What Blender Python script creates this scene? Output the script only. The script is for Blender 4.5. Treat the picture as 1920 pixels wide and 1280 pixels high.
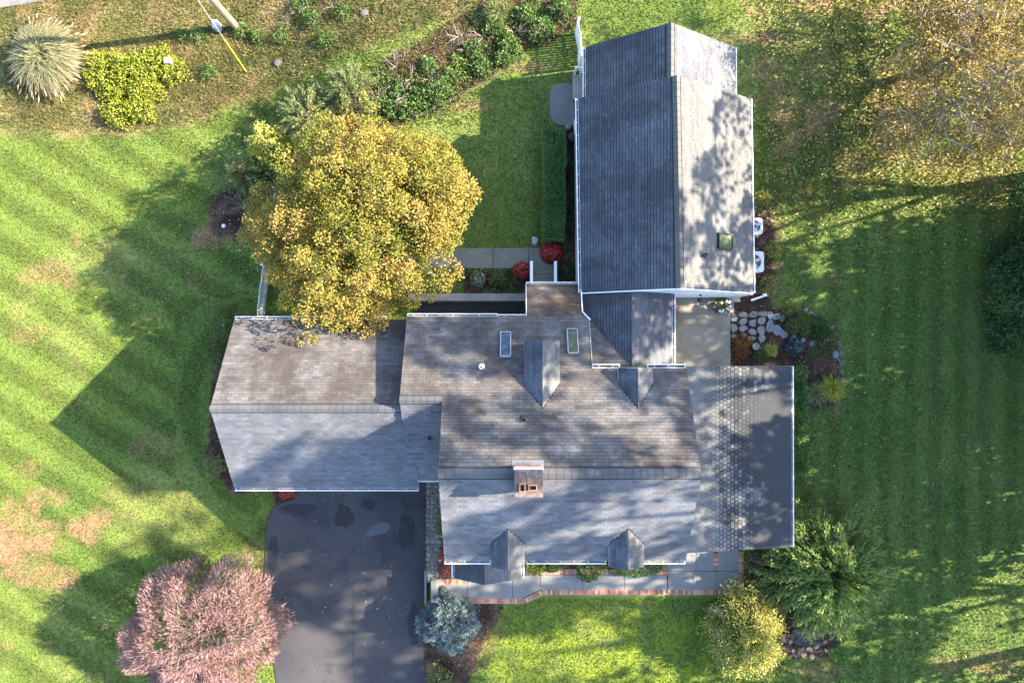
import bpy, bmesh, math, random
import numpy as np
from mathutils import Vector

for o in list(bpy.data.objects):
    bpy.data.objects.remove(o, do_unlink=True)
SC = bpy.context.scene
COL = SC.collection
R = np.random.default_rng(7)
rnd = random.Random(11)

# ------------------------------------------------------------------ camera, world, sun, exposure
CAMH = 35.0
FPX = 1280.0
cam = bpy.data.cameras.new("camera")
cam.lens = 24.0
cam.sensor_width = 36.0
cam.clip_end = 3000
camo = bpy.data.objects.new("camera", cam)
COL.objects.link(camo)
camo.location = (0, 0, CAMH)
camo.rotation_euler = (0, 0, 0)
SC.camera = camo

SUNV = Vector((1.709, 0.213, 1.0)).normalized()      # towards the sun
world = bpy.data.worlds.new("World")
SC.world = world
world.use_nodes = True
wn = world.node_tree
bg = wn.nodes["Background"]
sky = wn.nodes.new("ShaderNodeTexSky")
sky.sky_type = 'NISHITA'
sky.sun_disc = False
sky.sun_elevation = math.asin(SUNV.z)
sky.sun_rotation = math.atan2(SUNV.x, SUNV.y)
sky.air_density = 1.0
sky.dust_density = 1.0
sky.ozone_density = 1.2
wn.links.new(sky.outputs[0], bg.inputs[0])
bg.inputs[1].default_value = 0.13
sun = bpy.data.lights.new("sun", 'SUN')
sun.energy = 4.8
sun.angle = math.radians(0.55)
sun.color = (1.0, 0.86, 0.66)
suno = bpy.data.objects.new("sun", sun)
COL.objects.link(suno)
suno.location = (60, 8, 40)
suno.rotation_euler = SUNV.to_track_quat('Z', 'Y').to_euler()
SC.view_settings.view_transform = 'Standard'
SC.view_settings.look = 'None'
SC.view_settings.gamma = 1.0
SC.view_settings.use_curve_mapping = False
SC.view_settings.exposure = 3.0
SC.cycles.max_bounces = 6
SC.cycles.diffuse_bounces = 3
SC.cycles.transparent_max_bounces = 4
SC.cycles.caustics_reflective = False
SC.cycles.caustics_refractive = False

# ------------------------------------------------------------------ numeric helpers
def sm(a, b, x):
    t = np.clip((np.asarray(x, float) - a) / (b - a), 0, 1)
    return t * t * (3 - 2 * t)

_tabs = {}
def vnoise(x, y, seed=0):
    if seed not in _tabs:
        _tabs[seed] = np.random.default_rng(seed + 100).random((256, 256))
    T = _tabs[seed]
    x = np.asarray(x, float); y = np.asarray(y, float)
    xi = np.floor(x).astype(int); yi = np.floor(y).astype(int)
    fx = x - xi; fy = y - yi
    fx = fx * fx * (3 - 2 * fx); fy = fy * fy * (3 - 2 * fy)
    a = T[xi % 256, yi % 256]; b = T[(xi + 1) % 256, yi % 256]
    c = T[xi % 256, (yi + 1) % 256]; d = T[(xi + 1) % 256, (yi + 1) % 256]
    return (a * (1 - fx) + b * fx) * (1 - fy) + (c * (1 - fx) + d * fx) * fy

def fbm(x, y, s, seed=0, n=4):
    v = 0; a = 0.5; t = 0
    for i in range(n):
        v = v + a * vnoise(np.asarray(x) * s * 2 ** i + 17.3 * i, np.asarray(y) * s * 2 ** i + 5.1 * i, seed + i)
        t += a; a *= 0.5
    return v / t

def gz(X, Y):
    """height of the ground: the driveway side and the west lawn lie lower than the house"""
    X = np.asarray(X, float); Y = np.asarray(Y, float)
    near = sm(-3.8, -4.5, X)
    wide = sm(-1.9, -4.7, X)
    s = np.where(Y > -13.0, near, near + (wide - near) * sm(-13.0, -13.8, Y))
    n = sm(-6.0, -15.0, X)
    t = sm(-3.0, -1.0, Y)
    z = -1.2 * (s * (1 - t) + n * t)
    pit = ((X > -5.2) & (X < 0.66) & (Y > 0.5) & (Y < 2.12))
    return np.where(pit, -1.7, z)

def g1(X, Y):
    return float(gz(X, Y))

def P(px, py, h=0.0):
    k = (CAMH - h) / FPX
    return Vector(((px - 960) * k, -(py - 640) * k, h))

def G(px, py, dz=0.0):
    h = 0.0
    for _ in range(8):
        p = P(px, py, h)
        h = 0.5 * h + 0.5 * (g1(p.x, p.y) + dz)
    p = P(px, py, h)
    return Vector((p.x, p.y, g1(p.x, p.y) + dz))

def inpoly(X, Y, poly):
    X = np.asarray(X); Y = np.asarray(Y)
    r = np.zeros(X.shape, bool)
    n = len(poly)
    for i in range(n):
        x0, y0 = poly[i][0], poly[i][1]; x1, y1 = poly[(i + 1) % n][0], poly[(i + 1) % n][1]
        if y0 == y1: continue
        c = ((y0 > Y) != (y1 > Y)) & (X < (x1 - x0) * (Y - y0) / (y1 - y0) + x0)
        r ^= c
    return r

# ------------------------------------------------------------------ materials
def ramp(nt, fac, cols, pos=None):
    n = nt.nodes.new("ShaderNodeValToRGB")
    cr = n.color_ramp
    while len(cr.elements) < len(cols): cr.elements.new(0.5)
    for i, c in enumerate(cols):
        cr.elements[i].position = pos[i] if pos else i / max(1, len(cols) - 1)
        cr.elements[i].color = (*c, 1)
    nt.links.new(fac, n.inputs[0])
    return n.outputs[0]

def noise(nt, scale, detail=4, rough=0.6, vec=None, stretch=None):
    n = nt.nodes.new("ShaderNodeTexNoise")
    n.inputs["Scale"].default_value = scale
    n.inputs["Detail"].default_value = detail
    n.inputs["Roughness"].default_value = rough
    if vec is None:
        ge = nt.nodes.new("ShaderNodeNewGeometry"); vec = ge.outputs["Position"]
    if stretch:
        m = nt.nodes.new("ShaderNodeMapping"); m.inputs["Scale"].default_value = stretch
        nt.links.new(vec, m.inputs[0]); vec = m.outputs[0]
    nt.links.new(vec, n.inputs["Vector"])
    return n.outputs["Fac"]

def mixc(nt, fac, a, b, mode='MIX'):
    n = nt.nodes.new("ShaderNodeMix"); n.data_type = 'RGBA'; n.blend_type = mode
    for s, v in ((n.inputs[0], fac), (n.inputs[6], a), (n.inputs[7], b)):
        if isinstance(v, (int, float)): s.default_value = v
        elif isinstance(v, tuple): s.default_value = (*v, 1)
        else: nt.links.new(v, s)
    return n.outputs[2]

def math_(nt, op, a, b=0.0, c=None):
    n = nt.nodes.new("ShaderNodeMath"); n.operation = op
    for i, v in enumerate((a, b, c)):
        if v is None: continue
        if isinstance(v, (int, float)): n.inputs[i].default_value = v
        else: nt.links.new(v, n.inputs[i])
    return n.outputs[0]

def newmat(name, rough=0.8):
    m = bpy.data.materials.new(name); m.use_nodes = True
    nt = m.node_tree
    b = nt.nodes["Principled BSDF"]
    b.inputs["Roughness"].default_value = rough
    b.inputs["Specular IOR Level"].default_value = 0.3
    return m, nt, b

def bump(nt, b, h, strength=0.4, dist=0.02):
    n = nt.nodes.new("ShaderNodeBump")
    n.inputs["Strength"].default_value = strength
    n.inputs["Distance"].default_value = dist
    nt.links.new(h, n.inputs["Height"]); nt.links.new(n.outputs[0], b.inputs["Normal"])

def M(name, cols, scale=3.0, rough=0.8, bmp=0.3, bdist=0.01, fine=40.0, pos=None, metal=0.0, spec=None, isl=0.0):
    m, nt, b = newmat(name, rough)
    f = noise(nt, scale, 5, 0.65)
    c = ramp(nt, f, cols, pos or [0.25 + 0.5 * i / max(1, len(cols) - 1) for i in range(len(cols))])
    f2 = noise(nt, fine, 3)
    c = mixc(nt, 0.35, c, ramp(nt, f2, [(0.72,) * 3, (1.25,) * 3], [0.3, 0.7]), 'MULTIPLY')
    if isl:
        ge = nt.nodes.new("ShaderNodeNewGeometry")
        c = mixc(nt, isl, c, ramp(nt, ge.outputs["Random Per Island"], [(0.55,) * 3, (1.4,) * 3]), 'MULTIPLY')
    nt.links.new(c, b.inputs["Base Color"])
    b.inputs["Metallic"].default_value = metal
    if spec is not None: b.inputs["Specular IOR Level"].default_value = spec
    if bmp: bump(nt, b, f2, bmp, bdist)
    return m

def leafmat(name, cols, pos=None, trans=0.3, rough=0.6, tcol=1.15):
    m, nt, b = newmat(name, rough)
    a = nt.nodes.new("ShaderNodeAttribute"); a.attribute_name = "tint"
    c = ramp(nt, a.outputs["Fac"], cols, pos)
    nt.links.new(c, b.inputs["Base Color"])
    b.inputs["Specular IOR Level"].default_value = 0.25
    t = nt.nodes.new("ShaderNodeBsdfTranslucent")
    nt.links.new(mixc(nt, 1.0, c, (tcol, tcol, tcol * 0.7), 'MULTIPLY'), t.inputs[0])
    mx = nt.nodes.new("ShaderNodeMixShader"); mx.inputs[0].default_value = trans
    nt.links.new(b.outputs[0], mx.inputs[1]); nt.links.new(t.outputs[0], mx.inputs[2])
    nt.links.new(mx.outputs[0], nt.nodes["Material Output"].inputs[0])
    return m

def attrmat(name, rough=0.9, trans=0.0, fine=9.0, amt=0.5):
    m, nt, b = newmat(name, rough)
    a = nt.nodes.new("ShaderNodeAttribute"); a.attribute_name = "col"
    c = a.outputs["Color"]
    f = noise(nt, fine, 5, 0.7)
    c = mixc(nt, amt, c, ramp(nt, f, [(0.55, 0.55, 0.55), (1.45, 1.4, 1.3)], [0.3, 0.7]), 'MULTIPLY')
    nt.links.new(c, b.inputs["Base Color"])
    b.inputs["Specular IOR Level"].default_value = 0.15
    if trans:
        t = nt.nodes.new("ShaderNodeBsdfTranslucent"); nt.links.new(c, t.inputs[0])
        mx = nt.nodes.new("ShaderNodeMixShader"); mx.inputs[0].default_value = trans
        nt.links.new(b.outputs[0], mx.inputs[1]); nt.links.new(t.outputs[0], mx.inputs[2])
        nt.links.new(mx.outputs[0], nt.nodes["Material Output"].inputs[0])
    else:
        bump(nt, b, f, 0.5, 0.03)
    return m

def shinglemat(name, cols, stain=0.0, stain_col=(0.05, 0.035, 0.028), blocks=False, streak=(1, 1, 1)):
    m, nt, b = newmat(name, 0.92)
    b.inputs["Specular IOR Level"].default_value = 0.22
    ge = nt.nodes.new("ShaderNodeNewGeometry")
    rp = ge.outputs["Random Per Island"]
    f = noise(nt, 0.55, 4, 0.6)
    fac = math_(nt, 'ADD', math_(nt, 'MULTIPLY', f, 0.86), math_(nt, 'MULTIPLY', rp, 0.17))
    c = ramp(nt, fac, cols, [0.28, 0.5, 0.75])
    row = nt.nodes.new('ShaderNodeAttribute'); row.attribute_name = 'tint'
    c = mixc(nt, 0.85, c, ramp(nt, row.outputs['Fac'], [(0.66,) * 3, (0.97,) * 3, (1.18,) * 3]), 'MULTIPLY')
    g = noise(nt, 60, 3, 0.7)
    c = mixc(nt, 0.5, c, ramp(nt, g, [(0.6,) * 3, (1.4,) * 3], [0.3, 0.7]), 'MULTIPLY')
    if stain:
        s = noise(nt, 0.42, 5, 0.62, stretch=streak)
        s2 = noise(nt, 1.9, 4, 0.7, stretch=streak)
        k = math_(nt, 'ADD', math_(nt, 'MULTIPLY', s, 0.7), math_(nt, 'MULTIPLY', s2, 0.3))
        kk = ramp(nt, k, [(0,) * 3, (1,) * 3], [0.44, 0.60])
        c = mixc(nt, math_(nt, 'MULTIPLY', kk, stain), c, stain_col)
    if blocks:
        # old algae: whole tabs stay dark, more and more of them towards the eave; the joints go dark first
        sep = nt.nodes.new("ShaderNodeSeparateXYZ"); nt.links.new(ge.outputs["Position"], sep.inputs[0])
        t = math_(nt, 'DIVIDE', math_(nt, 'SUBTRACT', sep.outputs[0], 9.1), 3.0)
        wob = math_(nt, 'MULTIPLY', math_(nt, 'SUBTRACT', noise(nt, 0.6, 3, 0.55), 0.5), 2.4)
        t = math_(nt, 'ADD', t, wob)
        t = math_(nt, 'SUBTRACT', t, math_(nt, 'MULTIPLY', math_(nt, 'SUBTRACT', rp, 0.5), 0.55))
        dk = ramp(nt, t, [(0,) * 3, (1,) * 3], [0.40, 0.72])
        c = mixc(nt, math_(nt, 'MULTIPLY', dk, 0.88), c, (0.027, 0.029, 0.033))
    nt.links.new(c, b.inputs["Base Color"])
    bump(nt, b, g, 0.35, 0.006)
    return m

MAT = {}
MAT['shingle'] = shinglemat("grey_shingle", [(0.057, 0.062, 0.073), (0.078, 0.084, 0.099), (0.110, 0.117, 0.130)], 0.35, (0.045, 0.040, 0.037), streak=(1.3, .5, 1))
MAT['shingle_n'] = shinglemat("weathered_shingle", [(0.048, 0.044, 0.044), (0.078, 0.074, 0.074), (0.118, 0.115, 0.116)], 0.72, (0.034, 0.025, 0.021), streak=(1.3, .5, 1))
MAT['shingle_rust'] = shinglemat("rusty_shingle", [(0.040, 0.026, 0.019), (0.076, 0.054, 0.042), (0.115, 0.097, 0.086)], 0.7, (0.036, 0.016, 0.009), streak=(1.3, .5, 1))
MAT['shingle_lit'] = shinglemat("lit_shingle", [(0.069, 0.070, 0.069), (0.086, 0.086, 0.086), (0.107, 0.106, 0.105)], 0.0)  # paler copy for sun-facing slopes, sunlight put into the tone
MAT['shingle_shade'] = shinglemat("shaded_streaked_shingle", [(0.040, 0.046, 0.057), (0.057, 0.065, 0.080), (0.079, 0.087, 0.104)], 0.62, (0.022, 0.021, 0.024), streak=(.45, 1.5, 1))  # darker bluish copy for west slopes, shade put into the tone; plus stain streaks
MAT['shingle_block'] = shinglemat("patchy_shingle", [(0.077, 0.080, 0.082), (0.100, 0.101, 0.102), (0.125, 0.125, 0.125)], 0.0, blocks=True)
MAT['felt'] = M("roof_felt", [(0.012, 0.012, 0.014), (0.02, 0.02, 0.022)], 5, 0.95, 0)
MAT['white'] = M("white_paint", [(0.496, 0.504, 0.512), (0.592, 0.592, 0.584)], 2.2, 0.5, 0.05)
MAT['oldwhite'] = M("weathered_white_paint", [(0.336, 0.352, 0.376), (0.496, 0.504, 0.512)], 6, 0.7, 0.2)
MAT['siding'] = M("white_siding", [(0.442, 0.451, 0.468), (0.510, 0.518, 0.527)], 1.2, 0.6, 0.05)
MAT['gutterdark'] = M("gutter_shade", [(0.03, 0.028, 0.025), (0.10, 0.09, 0.08)], 6, 0.9, 0.3)
MAT['concrete'] = M("concrete", [(0.13, 0.12, 0.105), (0.20, 0.19, 0.17), (0.25, 0.24, 0.22)], 1.6, 0.9, 0.25, fine=22)
MAT['patio'] = M("patio_concrete", [(0.128, 0.108, 0.076), (0.192, 0.176, 0.148), (0.232, 0.224, 0.204)], 0.9, 0.9, 0.2, fine=26)
MAT['walk'] = M("walk_concrete", [(0.112, 0.109, 0.105), (0.150, 0.146, 0.143)], 1.2, 0.9, 0.2, fine=30)
MAT['oldwalk'] = M("mossy_concrete", [(0.085, 0.085, 0.06), (0.145, 0.14, 0.12)], 1.6, 0.9, 0.2, fine=30)
MAT['padmat'] = M("dark_concrete", [(0.080, 0.080, 0.078), (0.120, 0.118, 0.116)], 1.4, 0.9, 0.2, fine=30)
MAT['brick'] = M("red_brick", [(0.20, 0.075, 0.045), (0.33, 0.15, 0.095)], 9, 0.9, 0.3, isl=0.8)
MAT['mortar'] = M("mortar", [(0.30, 0.26, 0.21), (0.38, 0.33, 0.27)], 4, 0.95, 0.3)
MAT['stone'] = M("field_stone", [(0.065, 0.055, 0.05), (0.13, 0.115, 0.105), (0.20, 0.18, 0.16)], 3, 0.9, 0.4, 0.02, isl=0.6)
MAT['flag'] = M("flagstone", [(0.105, 0.101, 0.087), (0.154, 0.150, 0.140), (0.196, 0.193, 0.182)], 3, 0.85, 0.3, 0.01)
MAT['bluestone'] = M("bluestone", [(0.098, 0.109, 0.124), (0.150, 0.158, 0.173)], 3, 0.85, 0.3, 0.01)
MAT['mulch'] = M("bark_mulch", [(0.022, 0.012, 0.010), (0.060, 0.030, 0.025), (0.12, 0.07, 0.055)], 7, 0.95, 0.9, 0.04, fine=24)
MAT['straw'] = M("dry_mulch", [(0.05, 0.03, 0.02), (0.12, 0.075, 0.045), (0.2, 0.14, 0.085)], 5, 0.95, 0.9, 0.04, fine=24)
MAT['bark'] = M("grey_bark", [(0.09, 0.075, 0.06), (0.20, 0.175, 0.15)], 9, 0.9, 0.6, 0.02)
MAT['palebark'] = M("pale_bark", [(.17, .14, .105), (.32, .27, .21)], 9, 0.9, 0.4, 0.02)
MAT['twig'] = M("bare_twig", [(0.112, 0.088, 0.072), (0.216, 0.184, 0.160)], 7, 0.9, 0.3)
MAT['polewood'] = M("pole_wood", [(0.12, 0.085, 0.06), (0.22, 0.16, 0.11)], 6, 0.9, 0.4)
MAT['yellow'] = M("yellow_plastic", [(0.55, 0.36, 0.01), (0.66, 0.45, 0.02)], 6, 0.5, 0)
MAT['steel'] = M("galvanised_wire", [(0.45, 0.46, 0.48), (0.6, 0.61, 0.62)], 8, 0.4, 0, metal=0.4)
MAT['black'] = M("black_iron", [(0.012, 0.012, 0.014), (0.03, 0.03, 0.032)], 8, 0.55, 0.1)
MAT['lead'] = M("lead_flashing", [(0.154, 0.161, 0.175), (0.224, 0.231, 0.245)], 6, 0.6, 0.1)
MAT['clay'] = M("terracotta", [(0.192, 0.084, 0.054), (0.270, 0.138, 0.096)], 6, 0.8, 0.2)
MAT['greyplastic'] = M("grey_plastic", [(0.25, 0.26, 0.30), (0.32, 0.33, 0.37)], 6, 0.5, 0)
MAT['petalred'] = leafmat("red_petals", [(0.16, 0.008, 0.012), (0.38, 0.02, 0.025), (0.5, 0.10, 0.09), (0.06, 0.09, 0.02)], [0, 0.5, 0.85, 1.0], 0.2)
MAT['water'], _nt, _b = newmat("pond_water", 0.06)
_b.inputs["Base Color"].default_value = (0.006, 0.011, 0.014, 1); _b.inputs["Specular IOR Level"].default_value = 0.5
bump(_nt, _b, noise(_nt, 7, 2), 0.08, 0.01)
def glassmat(name, base):
    m, nt, b = newmat(name, 0.04)
    c = ramp(nt, noise(nt, 3.5, 3), base, [0.35, 0.65])
    nt.links.new(c, b.inputs["Base Color"]); b.inputs["Specular IOR Level"].default_value = 0.35
    return m
MAT['glass'] = glassmat("skylight_glass", [(0.02, 0.03, 0.04), (0.05, 0.07, 0.10)])
MAT['glasso'] = glassmat("olive_pane", [(0.03, 0.034, 0.014), (0.07, 0.07, 0.035)])
MAT['glassg'] = glassmat("blind_behind_glass", [(0.05, 0.065, 0.03), (0.10, 0.125, 0.065)])

# asphalt with sealer patches and cracks
def asphalt():
    m, nt, b = newmat("asphalt", 0.9)
    f = noise(nt, 0.32, 5, 0.6)
    c = ramp(nt, f, [(0.023, 0.0225, 0.027), (0.030, 0.029, 0.033), (0.040, 0.038, 0.040)], [0.35, 0.5, 0.68])
    s = noise(nt, 0.55, 6, 0.68)
    k = ramp(nt, s, [(0,) * 3, (1,) * 3], [0.575, 0.60])
    c = mixc(nt, math_(nt, 'MULTIPLY', k, 0.55), c, (0.017, 0.017, 0.021))
    g = noise(nt, 70, 3, 0.7)
    c = mixc(nt, 0.6, c, ramp(nt, g, [(0.6,) * 3, (1.5,) * 3], [0.3, 0.7]), 'MULTIPLY')
    sp = noise(nt, 14, 2, 0.5)
    c = mixc(nt, ramp(nt, sp, [(0,) * 3, (0.7,) * 3], [0.73, 0.76]), c, (0.09, 0.08, 0.07))
    scr = noise(nt, 1.0, 5, 0.75, stretch=(9, 0.5, 1))
    c = mixc(nt, ramp(nt, scr, [(0,) * 3, (0.35,) * 3], [0.66, 0.72]), c, (0.07, 0.068, 0.066))
    nt.links.new(c, b.inputs["Base Color"])
    bump(nt, b, g, 0.4, 0.006)
    return m
MAT['asphalt'] = asphalt()
MAT['road'] = M("road_surface", [(0.090, 0.087, 0.084), (0.120, 0.117, 0.114)], 2, 0.9, 0.3, fine=30)
MAT['ground'] = attrmat("lawn_soil", fine=7.0, amt=.3)
MAT['grass'] = attrmat("grass_blades", trans=0.3, amt=0.0)
MAT['sealer'] = M("driveway_sealer", [(0.013, 0.013, 0.017), (0.018, 0.018, 0.022)], 4, 0.85, 0.2)
MAT['leaf_maple'] = leafmat("autumn_maple_leaf", [(0.045, 0.062, 0.010), (0.125, 0.130, 0.020), (0.215, 0.175, 0.033), (0.265, 0.190, 0.050), (0.262, 0.158, 0.066)], [0, 0.3, 0.62, 0.86, 1.0])
MAT['leaf_pink'] = leafmat("dusty_pink_leaf", [(0.038, 0.045, 0.018), (0.105, 0.058, 0.060), (0.182, 0.104, 0.104), (0.255, 0.160, 0.155), (0.33, 0.235, 0.215)], [0, 0.16, 0.45, 0.8, 1.0])
MAT['leaf_blue'] = leafmat("blue_needle", [(0.035, 0.063, 0.071), (0.086, 0.132, 0.144), (0.173, 0.219, 0.219), (0.242, 0.271, 0.253)], None, 0.1)
MAT['leaf_green'] = leafmat("green_leaf", [(0.020, 0.050, 0.015), (0.044, 0.100, 0.025), (0.088, 0.150, 0.037), (0.150, 0.194, 0.062)])
MAT['leaf_willow'] = leafmat("feathery_leaf", [(0.042, 0.085, 0.016), (0.095, 0.165, 0.030), (0.175, 0.235, 0.060), (0.29, 0.31, 0.14)])
MAT['leaf_gold'] = leafmat("gold_green_leaf", [(0.085, 0.13, 0.026), (0.18, 0.215, 0.045), (0.29, 0.28, 0.060), (0.36, 0.31, 0.11)])
MAT['leaf_litter'] = leafmat("fallen_leaf", [(0.09, 0.06, 0.02), (0.16, 0.115, 0.03), (0.24, 0.17, 0.06), (0.31, 0.25, 0.13)], None, 0.15)
MAT['leaf_oak'] = leafmat("thin_autumn_leaf", [(0.075, 0.070, 0.018), (0.165, 0.130, 0.036), (0.26, 0.185, 0.055), (0.34, 0.24, 0.11)])
MAT['leaf_chart'] = leafmat("chartreuse_leaf", [(0.095, 0.128, 0.016), (0.176, 0.209, 0.022), (0.257, 0.270, 0.034), (0.351, 0.257, 0.149)], [0, 0.4, 0.85, 1])
MAT['leaf_sage'] = leafmat("sage_leaf", [(0.038, 0.062, 0.018), (0.078, 0.108, 0.031), (0.13, 0.155, 0.055), (0.19, 0.20, 0.09)])
MAT['leaf_dark'] = leafmat("dark_evergreen", [(0.018, 0.044, 0.013), (0.042, 0.088, 0.026), (0.075, 0.135, 0.042), (0.12, 0.185, 0.065)])
MAT['leaf_yew'] = leafmat("yew_needle", [(0.026, 0.078, 0.022), (0.062, 0.146, 0.040), (0.111, 0.221, 0.062), (0.177, 0.287, 0.088)])
MAT['leaf_rust'] = leafmat("rust_leaf", [(0.05, 0.06, 0.015), (0.15, 0.09, 0.02), (0.22, 0.09, 0.025), (0.25, 0.16, 0.04)])
MAT['leaf_hosta'] = leafmat("yellow_strap_leaf", [(0.08, 0.11, 0.015), (0.18, 0.20, 0.02), (0.26, 0.26, 0.04), (0.3, 0.29, 0.08)])
MAT['leaf_plume'] = leafmat("plume_blade", [(0.050, 0.085, 0.022), (0.105, 0.140, 0.048), (0.175, 0.165, 0.085), (0.25, 0.195, 0.135)])
MAT['stalk'] = leafmat("meadow_stalk", [(0.030, 0.045, 0.012), (0.075, 0.080, 0.022), (0.15, 0.115, 0.045), (0.25, 0.19, 0.11)])
MAT['chip'] = leafmat("bark_chip", [(0.014, 0.009, 0.008), (0.045, 0.026, 0.022), (0.10, 0.062, 0.048), (0.22, 0.16, 0.10)], None, 0.0, 0.95)
MAT['leaf_wine'] = leafmat("wine_leaf", [(0.030, 0.012, 0.010), (0.065, 0.018, 0.016), (0.12, 0.032, 0.028), (0.17, 0.07, 0.05)])
MAT['leaf_white'] = leafmat("white_petal", [(0.04, 0.09, 0.02), (0.07, 0.13, 0.03), (0.6, 0.6, 0.56), (0.7, 0.7, 0.66)], [0, 0.6, 0.72, 1])

# ------------------------------------------------------------------ object helpers
WORLD = {}
def finish(o, label=None, cat=None, group=None, kind=None):
    if label: o['label'] = label
    if cat: o['category'] = cat
    if group: o['group'] = group
    if kind: o['kind'] = kind
    return o

def thing(name, label, cat, loc=(0, 0, 0), group=None):
    o = bpy.data.objects.new(name, None); COL.objects.link(o)
    o.location = loc; o.empty_display_size = 0.3
    WORLD[o.name] = Vector(loc)
    return finish(o, label, cat, group)

def meshdata(name, V, F, mats, fm=None, smooth=False):
    me = bpy.data.meshes.new(name)
    me.from_pydata([tuple(v) for v in V], [], F)
    for m in (mats if isinstance(mats, (list, tuple)) else [mats]): me.materials.append(m)
    if fm is not None: me.polygons.foreach_set("material_index", fm)
    if smooth: me.polygons.foreach_set("use_smooth", [True] * len(me.polygons))
    me.update()
    return me

def put(name, me, parent=None, loc=None):
    """links a mesh given in world coordinates (or around loc) under its parent"""
    o = bpy.data.objects.new(name, me); COL.objects.link(o)
    wl = Vector(loc) if loc is not None else Vector((0, 0, 0))
    if parent is not None:
        o.parent = parent
        o.location = wl - WORLD[parent.name]
    else:
        o.location = wl
    WORLD[o.name] = wl
    return o

def part(name, V, F, mats, parent=None, fm=None, smooth=False):
    return put(name, meshdata(name, V, F, mats, fm, smooth), parent)

class MB:
    """collects simple shapes for ONE mesh"""
    def __init__(s): s.V = []; s.F = []; s.m = []
    def add(s, V, F, m=0):
        n = len(s.V); s.V += [Vector(v) for v in V]; s.F += [[i + n for i in f] for f in F]; s.m += [m] * len(F)
        return s
    def box(s, x0, y0, z0, x1, y1, z1, m=0):
        V = [(x0, y0, z0), (x1, y0, z0), (x1, y1, z0), (x0, y1, z0), (x0, y0, z1), (x1, y0, z1), (x1, y1, z1), (x0, y1, z1)]
        return s.add(V, [[3, 2, 1, 0], [4, 5, 6, 7], [0, 1, 5, 4], [1, 2, 6, 5], [2, 3, 7, 6], [3, 0, 4, 7]], m)
    def bar(s, a, b, w, h, up=(0, 0, 1), m=0):
        a = Vector(a); b = Vector(b); d = (b - a).normalized(); up = Vector(up)
        r = d.cross(up)
        if r.length < 1e-5: r = d.cross(Vector((1, 0, 0)))
        r.normalize(); u = r.cross(d).normalized()
        V = []
        for p in (a, b):
            for i, j in ((-1, -1), (1, -1), (1, 1), (-1, 1)): V.append(p + r * (w / 2 * i) + u * (h / 2 * j))
        return s.add(V, [[0, 1, 2, 3], [7, 6, 5, 4], [0, 4, 5, 1], [1, 5, 6, 2], [2, 6, 7, 3], [3, 7, 4, 0]], m)
    def prism(s, poly, z0, z1, m=0, mt=None):
        n = len(poly)
        V = [(p[0], p[1], z0) for p in poly] + [(p[0], p[1], z1) for p in poly]
        a = sum(poly[i][0] * poly[(i + 1) % n][1] - poly[(i + 1) % n][0] * poly[i][1] for i in range(n))
        up = list(range(n, 2 * n)); dn = list(range(n))[::-1]
        side = [[i, (i + 1) % n, n + (i + 1) % n, n + i] for i in range(n)]
        if a < 0: up.reverse(); dn.reverse(); side = [f[::-1] for f in side]
        s.add(V, [dn] + side, m)
        k = len(s.V) - 2 * n
        s.F.append([i + k for i in up]); s.m.append(m if mt is None else mt)
        return s
    def extr(s, pts, d, m=0):
        """closed 3D polygon swept along d"""
        n = len(pts); d = Vector(d)
        V = [Vector(p) for p in pts] + [Vector(p) + d for p in pts]
        return s.add(V, [list(range(n))[::-1], list(range(n, 2 * n))] + [[i, (i + 1) % n, n + (i + 1) % n, n + i] for i in range(n)], m)
    def tube(s, pts, rad, n=6, m=0, cap=True):
        pts = [Vector(p) for p in pts]
        rings = []
        base = len(s.V)
        prev = None
        for i, p in enumerate(pts):
            d = (pts[min(i + 1, len(pts) - 1)] - pts[max(i - 1, 0)]).normalized()
            if prev is None:
                a = d.cross(Vector((0.13, 0.91, 0.39)))
                if a.length < 1e-3: a = d.cross(Vector((1, 0, 0)))
            else:
                a = prev - d * prev.dot(d)
            a.normalize(); prev = a; b = d.cross(a)
            r = rad[i] if isinstance(rad, (list, tuple)) else rad
            for k in range(n):
                t = 2 * math.pi * k / n
                s.V.append(p + (a * math.cos(t) + b * math.sin(t)) * r)
        for i in range(len(pts) - 1):
            for k in range(n):
                s.F.append([base + i * n + k, base + i * n + (k + 1) % n, base + (i + 1) * n + (k + 1) % n, base + (i + 1) * n + k]); s.m.append(m)
        if cap:
            s.F.append([base + k for k in range(n)][::-1]); s.m.append(m)
            s.F.append([base + (len(pts) - 1) * n + k for k in range(n)]); s.m.append(m)
        return s
    def lathe(s, c, prof, n=16, m=0):
        c = Vector(c); base = len(s.V)
        for r, z in prof:
            for k in range(n):
                t = 2 * math.pi * k / n
                s.V.append(c + Vector((r * math.cos(t), r * math.sin(t), z)))
        for i in range(len(prof) - 1):
            for k in range(n):
                s.F.append([base + i * n + k, base + i * n + (k + 1) % n, base + (i + 1) * n + (k + 1) % n, base + (i + 1) * n + k]); s.m.append(m)
        s.F.append([base + k for k in range(n)][::-1]); s.m.append(m)
        s.F.append([base + (len(prof) - 1) * n + k for k in range(n)]); s.m.append(m)
        return s
    def put(s, name, mats, parent=None, smooth=False, bevel=0.0):
        o = part(name, s.V, s.F, mats, parent, s.m, smooth)
        if bevel:
            b = o.modifiers.new("bevel", 'BEVEL'); b.width = bevel; b.segments = 2; b.limit_method = 'ANGLE'
        return o

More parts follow.
